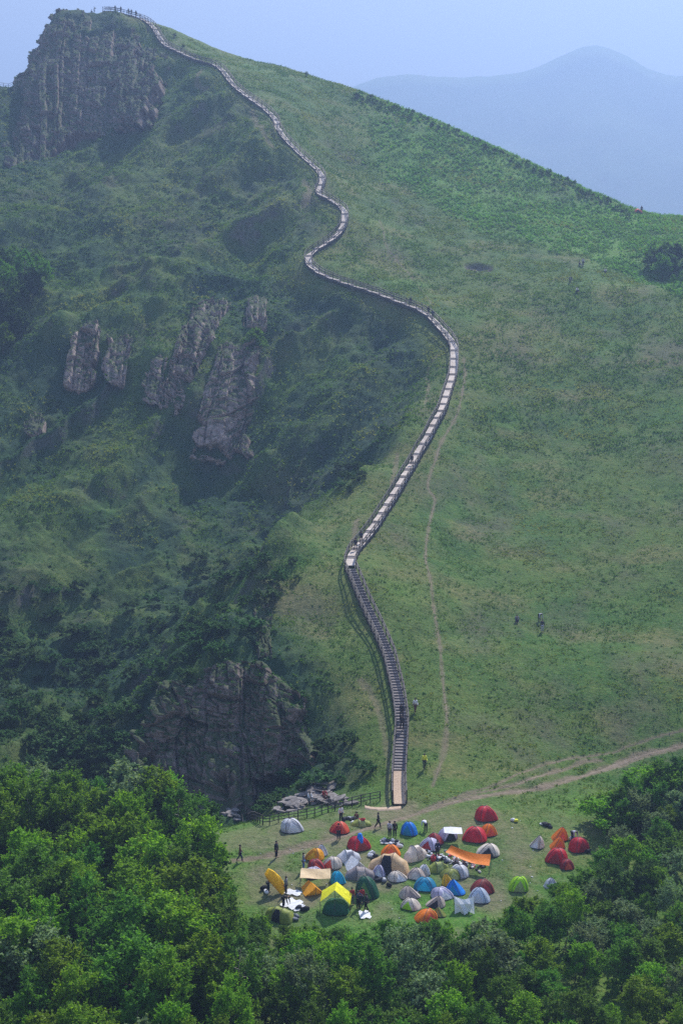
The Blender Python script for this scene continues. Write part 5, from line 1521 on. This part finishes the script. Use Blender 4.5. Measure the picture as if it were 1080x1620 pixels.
def person_meshes(kind):
    J = pose_joints(kind)
    def sub(names, edges, rad, nm):
        ix = {n: i for i, n in enumerate(names)}
        return skin_mesh(nm, [J[n] for n in names], [(ix[a], ix[b]) for a, b in edges], [rad[n] for n in names])
    allr = dict(pelvis=(.125, .10), waist=(.115, .09), chest=(.15, .10), neck=.055, head=.095, top=.06, shl=.058, ell=.042, wrl=.032, hal=.028, shr=.058, elr=.042, wrr=.032, har=.028, hil=.085, knl=.058, anl=.042, tol=.035, hir=.085, knr=.058, anr=.042, tor=.035)
    E = [('pelvis', 'waist'), ('waist', 'chest'), ('chest', 'neck'), ('neck', 'head'), ('head', 'top'), ('chest', 'shl'), ('shl', 'ell'), ('ell', 'wrl'), ('wrl', 'hal'), ('chest', 'shr'), ('shr', 'elr'), ('elr', 'wrr'), ('wrr', 'har'),
         ('pelvis', 'hil'), ('hil', 'knl'), ('knl', 'anl'), ('anl', 'tol'), ('pelvis', 'hir'), ('hir', 'knr'), ('knr', 'anr'), ('anr', 'tor')]
    body = sub(list(J.keys()), E, allr, 'body')
    # nose and fingers join the body
    bmx = bmesh.new(); bmx.from_mesh(body)
    extra = MB()
    hd = Vector(J['head']); fwd = Vector((0, -1, 0)) if kind != 'bend' else Vector((0, -.3, -1)).normalized()
    extra.tube([hd + fwd * .07, hd + fwd * .115], .018, 5, .010)
    for w_, h_, sx in (('wrl', 'hal', -1), ('wrr', 'har', 1)):
        a = Vector(J[w_]); b = Vector(J[h_]); d = (b - a).normalized(); side = d.cross(Vector((1, 0, 0))).normalized() if abs(d.x) < .8 else Vector((0, 1, 0))
        for q, ln in ((-.027, .075), (-.009, .09), (.009, .085), (.027, .065)):
            r_ = b + side * q
            extra.tube([r_, r_ + d * ln * .6 + Vector((-sx * .008, 0, 0)), r_ + d * ln + Vector((-sx * .025, 0, 0))], .009, 5, .006)
        extra.tube([b - d * .03 + side * .03, b + side * .055 + d * .02], .010, 5, .007)
    tmp = extra.mesh('x'); bmx.from_mesh(tmp); bmx.to_mesh(body); bmx.free(); bpy.data.meshes.remove(tmp)
    cr = {k: (tuple(q + .03 for q in v) if isinstance(v, tuple) else v + .026) for k, v in allr.items()}
    cr['neck'] = .06; cr['pelvis'] = (.15, .12)
    jk = sub(['pelvis', 'waist', 'chest', 'neck', 'shl', 'ell', 'wrl', 'shr', 'elr', 'wrr'], [e for e in E if all(x in ('pelvis', 'waist', 'chest', 'neck', 'shl', 'ell', 'wrl', 'shr', 'elr', 'wrr') for x in e)], cr, 'jacket')
    tr = sub(['pelvis', 'hil', 'knl', 'anl', 'hir', 'knr', 'anr'], [e for e in E if all(x in ('pelvis', 'hil', 'knl', 'anl', 'hir', 'knr', 'anr') for x in e)], cr, 'trousers')
    # hair: a cap over the skull
    hdv = Vector(J['head']) * .45 + Vector(J['top']) * .55; up = (Vector(J['top']) - Vector(J['head'])).normalized()
    rows = []
    xa = Vector((1, 0, 0)); ya = up.cross(xa)
    for i in range(6):
        t = -0.35 + i / 5 * (math.pi / 2 + .35)
        rows.append([hdv + (xa * math.cos(a) + ya * math.sin(a)) * .112 * math.cos(t) + up * .105 * math.sin(t) - fwd * .015 for a in np.linspace(0, 2 * math.pi, 11)])
    hair = MB().grid(rows).mesh('hair', True)
    return body, jk, tr, hair
import bmesh
PEOPLE = {k: person_meshes(k) for k in ('stand', 'walk', 'bend', 'sit', 'reach')}
PCOL = dict(dark=(.025, .027, .036), navy=(.02, .03, .07), grey=(.16, .17, .19), lgrey=(.36, .38, .44), white=(.62, .63, .66), red=(.35, .03, .035), yellow=(.70, .72, .05), blue=(.05, .12, .32), brown=(.12, .05, .04), black=(.012, .012, .015))
def pmat(c):
    k = 'cloth_' + c
    if k not in M: M[k] = simple_mat(c + '_cloth', PCOL[c], 0.85, 0.2, 9)
    return M[k]
M['skin'] = simple_mat('skin', (0.36, 0.21, 0.15), 0.6, 0.08, 8)
M['hair'] = simple_mat('hair', (0.02, 0.017, 0.015), 0.6, 0.2, 20)
for ms in PEOPLE.values():
    for me in ms: me.materials.clear(); me.materials.append(M['skin'])
def person(px, py, pose, top, legs, yaw, label, hat='hair', scale=1.0, at=None, group=None):
    g_ = at if at is not None else gpt(px, py)
    e = empty('person', g_, math.radians(yaw)); e.scale = (scale,) * 3
    for nm, me, mt in zip(('body', 'jacket', 'trousers', 'hair'), PEOPLE[pose], (M['skin'], pmat(top), pmat(legs), M['hair'] if hat == 'hair' else pmat(hat))):
        o = link(nm, me, None, e)
        o.material_slots[0].link = 'OBJECT'; o.material_slots[0].material = mt
    return tag(e, label, 'person', group)
def on_walk(px, py):
    """point of the boardwalk that stands nearest the pixel"""
    best = None
    for s in np.arange(0, WLEN, 0.25):
        c, n, z = wat(s); q = proj(c[0], c[1], z)
        d = (q[0] - px) ** 2 + (q[1] - py) ** 2
        if best is None or d < best[0]: best = (d, Vector((c[0], c[1], z + .08)))
    return best[1]
for a in [
 (437,1356,'stand','dark','black',60,'person in dark clothes standing on the footpath left of the tents'),
 (380,1362,'walk','brown','navy',90,'person in brown jacket walking on the footpath by the wood'),
 (535.5,1327,'stand','red','dark',170,'person in dark red standing before the orange red dome tent'),
 (598,1310,'walk','dark','black',100,'person in dark jacket on the footpath below the boardwalk foot'),
 (616,1325,'stand','lgrey','dark',150,'person in light grey top standing beside a companion in black'),
 (624,1325,'stand','black','black',190,'person all in black beside a companion in light grey'),
 (673,1317,'bend','white','dark',200,'person in white top bending over gear beside the small blue dome'),
 (539,1300,'stand','white','black',30,'person in white top behind the orange red dome tent'),
 (564,1299,'sit','brown','dark',-30,'person in brown sitting on the grass by the low olive tent'),
 (480,1376,'stand','grey','blue',80,'person in grey beside the amber dome tent'),
 (424.5,1411,'bend','black','dark',120,'person in black helping to fold the yellow fabric'),
 (452.5,1414,'stand','grey','dark',250,'person in grey at the right hand end of the yellow fabric'),
 (448.5,1435,'bend','black','black',60,'person in black stooping over white ground sheets'),
 (556.5,1432,'stand','red','grey',30,'person in bright red standing right of the bright yellow shelter'),
 (566,1437,'reach','navy','black',40,'person in navy reaching up beside the yellow shelter'),
 (572,1432,'stand','red','navy',200,'person in red vest standing in front of the dark green dome'),
 (579,1442,'walk','dark','black',240,'person in dark clothes walking away from the dark green dome'),
 (691.5,1356,'stand','navy','black',20,'person in navy standing at the heap of baggage'),
 (734,1371,'sit','lgrey','navy',10,'person in light grey sitting under the orange tarp'),
 (722,1369,'sit','white','dark',-30,'person in white sitting under the end of the orange tarp'),
 (905,1330,'bend','lgrey','navy',30,'person in pale top stooping between the orange and red tents'),
 (656.5,1127,'walk','white','brown',10,'person in white top walking on the grass right of the stairs'),
 (671,1216,'walk','yellow','dark',0,'person in bright yellow jacket on the grass near the boardwalk foot'),
 (852.5,983,'bend','lgrey','black',20,'person in pale top bending on the open grass face'),
 (857,1000,'stand','dark','lgrey',10,'person in dark jacket and pale trousers on the open grass face'),
 (817,984,'sit','grey','navy',0,'person sitting in the grass left of two companions'),
 (901,447,'bend','lgrey','navy',15,'person bending over in the grass below the green crest'),
 (912,462,'sit','white','navy',30,'person in white crouching lowest on the upper grass face'),
 (921.5,421,'stand','lgrey','navy',20,'person in pale blue grey standing at the edge of the green undergrowth'),
 (916,421,'sit','dark','grey',60,'person sitting beside the one at the edge of the green undergrowth'),
 (957,432,'sit','white','dark',-20,'person in white sitting at the undergrowth edge, farthest along'),
 (234,53,'stand','dark','black',0,'person in dark clothes on the grass just below the summit railing'),
 (513,1273,'sit','red','brown',20,'person in red sitting on top of the rock heap'),
 (490,1277,'sit','white','grey',20,'person in white sitting on the side of the rock heap'),
]: person(*a)
for q in (e for e in list(COL.objects) if e.get('category') == 'person' and 'rock heap' in e.get('label', '')):
    q.location.z += 0.75
SK = Vector(P(1014, 336, 378)); SK.z = z1(SK.x, SK.y)
person(0, 0, 'stand', 'dark', 'black', 0, 'person in dark clothes beside the small red tent on the skyline', at=SK)
for px, py, pose, top, lab in ((634,1137,'walk','black','person in black climbing the lower stairs, upper of two'), (636,1154,'walk','black','person in black climbing the lower stairs, lower of two'),
    (652,737,'walk','dark','lone person in dark clothes on the pale middle stretch of boardwalk'), (563,872,'walk','dark','person in dark clothes just above the bend of the boardwalk'), (572,860,'walk','navy','person in navy just ahead of another above the boardwalk bend'),
    (648,488,'walk','dark','person in dark clothes on the level upper bend of the boardwalk'), (677,500,'walk','black','person in black leading a pair on the upper bend of the boardwalk'), (683,505,'walk','navy','person in navy following on the upper bend of the boardwalk'),
    (215,30,'stand','black','tallest looking dark figure at the right end of the summit group'), (207,28,'walk','dark','dark figure in the summit group beside the tallest one'), (203,27,'stand','navy','navy figure in the middle of the summit group'), (190,24,'stand','black','stout dark figure at the summit railing'), (182,22,'stand','dark','dark figure left of the stout one at the summit railing')):
    person(px, py, pose, top, 'black', 160, lab, at=on_walk(px, py))
for px, py, pose, top, lab in ((149.5,20.5,'reach','dark','person with raised arms at the lookout edge of the summit'), (145,21,'sit','black','person sitting beside the one with raised arms at the lookout')):
    q = Vector(P(px, py, 438)); q.z = z1(q.x, q.y)
    person(px, py, pose, top, 'black', 90, lab, at=q)

# ------------------------------------------------------------------ camp gear
def bag_mesh(seed, sx, sy, sz):
    rs = np.random.default_rng(seed); rows = []
    for i in range(6):
        t = math.pi * i / 5
        rows.append([Vector((sx * max(.06, math.sin(t)) ** .6 * math.copysign(abs(math.cos(a)) ** .7, math.cos(a)) * (1 + rs.normal(0, .06)), sy * max(.06, math.sin(t)) ** .6 * math.copysign(abs(math.sin(a)) ** .7, math.sin(a)), sz * (1 - math.cos(t)) + rs.normal(0, .012))) for a in np.linspace(0, 2 * math.pi, 11)])
        rows[-1][-1] = rows[-1][0]
    return MB().grid(rows).mesh('bag', True)
bags = [bag_mesh(40 + k, random.uniform(.16, .30), random.uniform(.11, .18), random.uniform(.07, .15)) for k in range(6)]
for b in bags: b.materials.append(M['skin'])
def gear(px, py, col, name='bag', label='', group=None, s=1.0, cat='bag', lift=0.0):
    g_ = gpt(px, py)
    o = link(name, random.choice(bags), loc=(g_.x, g_.y, g_.z - .02 + lift)); o.rotation_euler = (random.gauss(0, .2), random.gauss(0, .2), random.uniform(0, 6.28)); o.scale = (s, s, s)
    o.material_slots[0].link = 'OBJECT'; o.material_slots[0].material = pmat(col)
    return tag(o, label, cat, group)
for k in range(95):
    px = random.uniform(672, 765); py = 1352 + (px - 672) * .2 + random.gauss(0, 5.5)
    gear(px, py, random.choice(['white', 'white', 'lgrey', 'dark', 'black', 'red', 'grey', 'navy', 'white']), 'bag', 'small bag in the baggage heap beside and under the orange tarp', 'bags in the baggage heap', random.uniform(.6, 1.25))
gear(685, 1362, 'red', 'duffel_bag', 'plump red duffel bag lying at the front of the baggage heap', None, 2.3)
gear(573, 1305, 'red', 'duffel_bag', 'bright red bag lying on top of the low olive tent', None, 1.9, lift=.45)
for px, py, c in ((549,1296,'dark'),(555,1297,'black'),(559,1296,'grey'),(552,1295,'lgrey'),(545,1298,'dark'),(557,1303,'white')):
    gear(px, py, c, 'bag', 'bag on the grass between the orange red dome and the olive tent', 'bags by the olive tent', 1.5)
for px, py, c in ((606,1331,'grey'),(613,1332,'dark'),(620,1332,'lgrey'),(627,1333,'dark'),(608,1330,'white'),(624,1340,'black'),(631,1341,'white'),(634,1338,'dark'),(618,1337,'white'),(622,1337,'lgrey')):
    gear(px, py, c, 'bag', 'bag or folded sheet on the grass by the two standing people', 'bags near the boardwalk foot', 1.5)
for px, py, c in ((585,1356,'white'),(590,1352,'grey'),(594,1357,'black'),(591,1359,'black'),(587,1350,'lgrey')):
    gear(px, py, c, 'bag', 'bag beside the big tan tent on its left', 'bags left of the tan tent', 1.6)
for px, py, c in ((594,1390,'black'),(600,1394,'dark'),(606,1393,'white'),(602,1388,'lgrey'),(615,1402,'black'),(608,1396,'grey')):
    gear(px, py, c, 'bag', 'bag between the taupe tunnel tent and the cream dome', 'bags by the taupe tent', 1.5)
for px, py, c in ((421,1412,'white'),(418,1408,'black'),(478,1440,'black'),(483,1441,'black'),(473,1437,'dark'),(543,1441,'black'),(548,1440,'dark'),(541,1437,'black'),(468,1452,'grey'),(466,1456,'grey')):
    gear(px, py, c, 'bag', 'dark bag on the grass at the lower left of the camp', 'bags at the lower left', 1.7)
for px, py, c in ((858,1305,'white'),(862,1306,'dark'),(866,1308,'black'),(869,1310,'dark'),(903,1328,'white'),(927,1348,'black')):
    gear(px, py, c, 'bag', 'bag on the grass near the orange pointed tents', 'bags near the orange tents', 1.5)
gear(811, 1299, 'white', 'bag', 'white bag alone on trodden grass right of the red tents', None, 1.5); gear(816, 1300, 'yellow', 'bag', 'yellow bag beside a white bag right of the red tents', None, 1.3)
# ground sheets and litter lying flat
def flat_sheet(px, py, w, l, col, yaw, label, name='ground_sheet'):
    g_ = gpt(px, py); rows = []
    c, s = math.cos(math.radians(yaw)), math.sin(math.radians(yaw))
    for i in range(7):
        r = []
        for j in range(7):
            x = (i / 6 - .5) * w * (1 + .12 * math.sin(j * 2.1)); y = (j / 6 - .5) * l * (1 + .15 * math.sin(i * 1.7))
            X = g_.x + x * c - y * s; Y = g_.y + x * s + y * c
            r.append(Vector((X, Y, z1(X, Y) + .10 + .05 * math.sin(i * 2.3 + j * 1.9))) - g_)
        rows.append(r)
    o = MB().grid(rows).build(name, fabric(col), None, smooth=True, loc=g_)
    return tag(o, label, 'ground sheet')
flat_sheet(464, 1413, 1.5, .8, 'white', -15, 'narrow white sheet lying below the yellow fabric')
flat_sheet(462, 1431, 1.6, 1.6, 'white', -30, 'crumpled white sheet beside the person stooping in black')
flat_sheet(473, 1437, 1.2, 1.0, 'lgrey', 20, 'crumpled grey sheet with dark bags on it')
flat_sheet(577, 1448, 1.0, 1.3, 'white', 10, 'small white sheet in front of the group by the yellow shelter')
flat_sheet(617, 1333, 1.9, .9, 'grey', 5, 'grey sheet spread before the two standing people')
# yellow tent fabric held up by two people
g_ = gpt(437, 1413)
rows = []
for i in range(21):
    t = i / 20; cx, cy, cz = -.85 + 1.5 * t, .1 * math.sin(3 * t), 2.05 - 1.85 * t ** 1.2
    rows.append([Vector((cx + .34 * math.cos(a) * (.65 + .5 * math.sin(math.pi * t)) * (1 + .22 * math.sin(5 * a + 9 * t)), cy + .22 * math.sin(a), cz + .26 * math.sin(a) * (.7 + .4 * math.sin(math.pi * t)) * (1 + .3 * math.sin(7 * a + 11 * t)) + .24 * math.cos(a))) for a in np.linspace(0, 2 * math.pi, 25)])
tag(MB().grid(rows).build('tent_fabric', fabric('gold'), None, smooth=True, loc=g_), 'yellow tent fabric held up slanting while it is folded', 'tent')
# little white things lying about in the grass
for k in range(70):
    px = random.uniform(400, 800); py = random.uniform(1300, 1455)
    if random.random() < .35: px = random.uniform(760, 860); py = random.uniform(1285, 1420)
    q = gpt(px, py)
    if q.y > 170: continue
    gear(px, py, random.choice(['white', 'white', 'lgrey']), 'paper_scrap', 'small white scrap lying in the camp grass', 'white scraps in the grass', random.uniform(.22, .5), 'litter')

# ------------------------------------------------------------------ haze: one closed box of even air round camera and scene
hb = MB()
HZ0, HZ1 = -135.0, 700.0
hb.box((0, 2200, (HZ0 + HZ1) / 2), (7600, 5400, HZ1 - HZ0))
hm = bpy.data.materials.new('hazy_air'); hm.use_nodes = True
for n_ in list(hm.node_tree.nodes): hm.node_tree.nodes.remove(n_)
ho = hm.node_tree.nodes.new('ShaderNodeOutputMaterial')
pv = hm.node_tree.nodes.new('ShaderNodeVolumePrincipled')
pv.inputs['Color'].default_value = (0.34, 0.51, 0.90, 1)
pv.inputs['Density'].default_value = 0.00055
pv.inputs['Anisotropy'].default_value = 0.45
hm.node_tree.links.new(pv.outputs[0], ho.inputs['Volume'])
tag(hb.build('haze', hm), 'thin blue summer haze', kind='stuff')
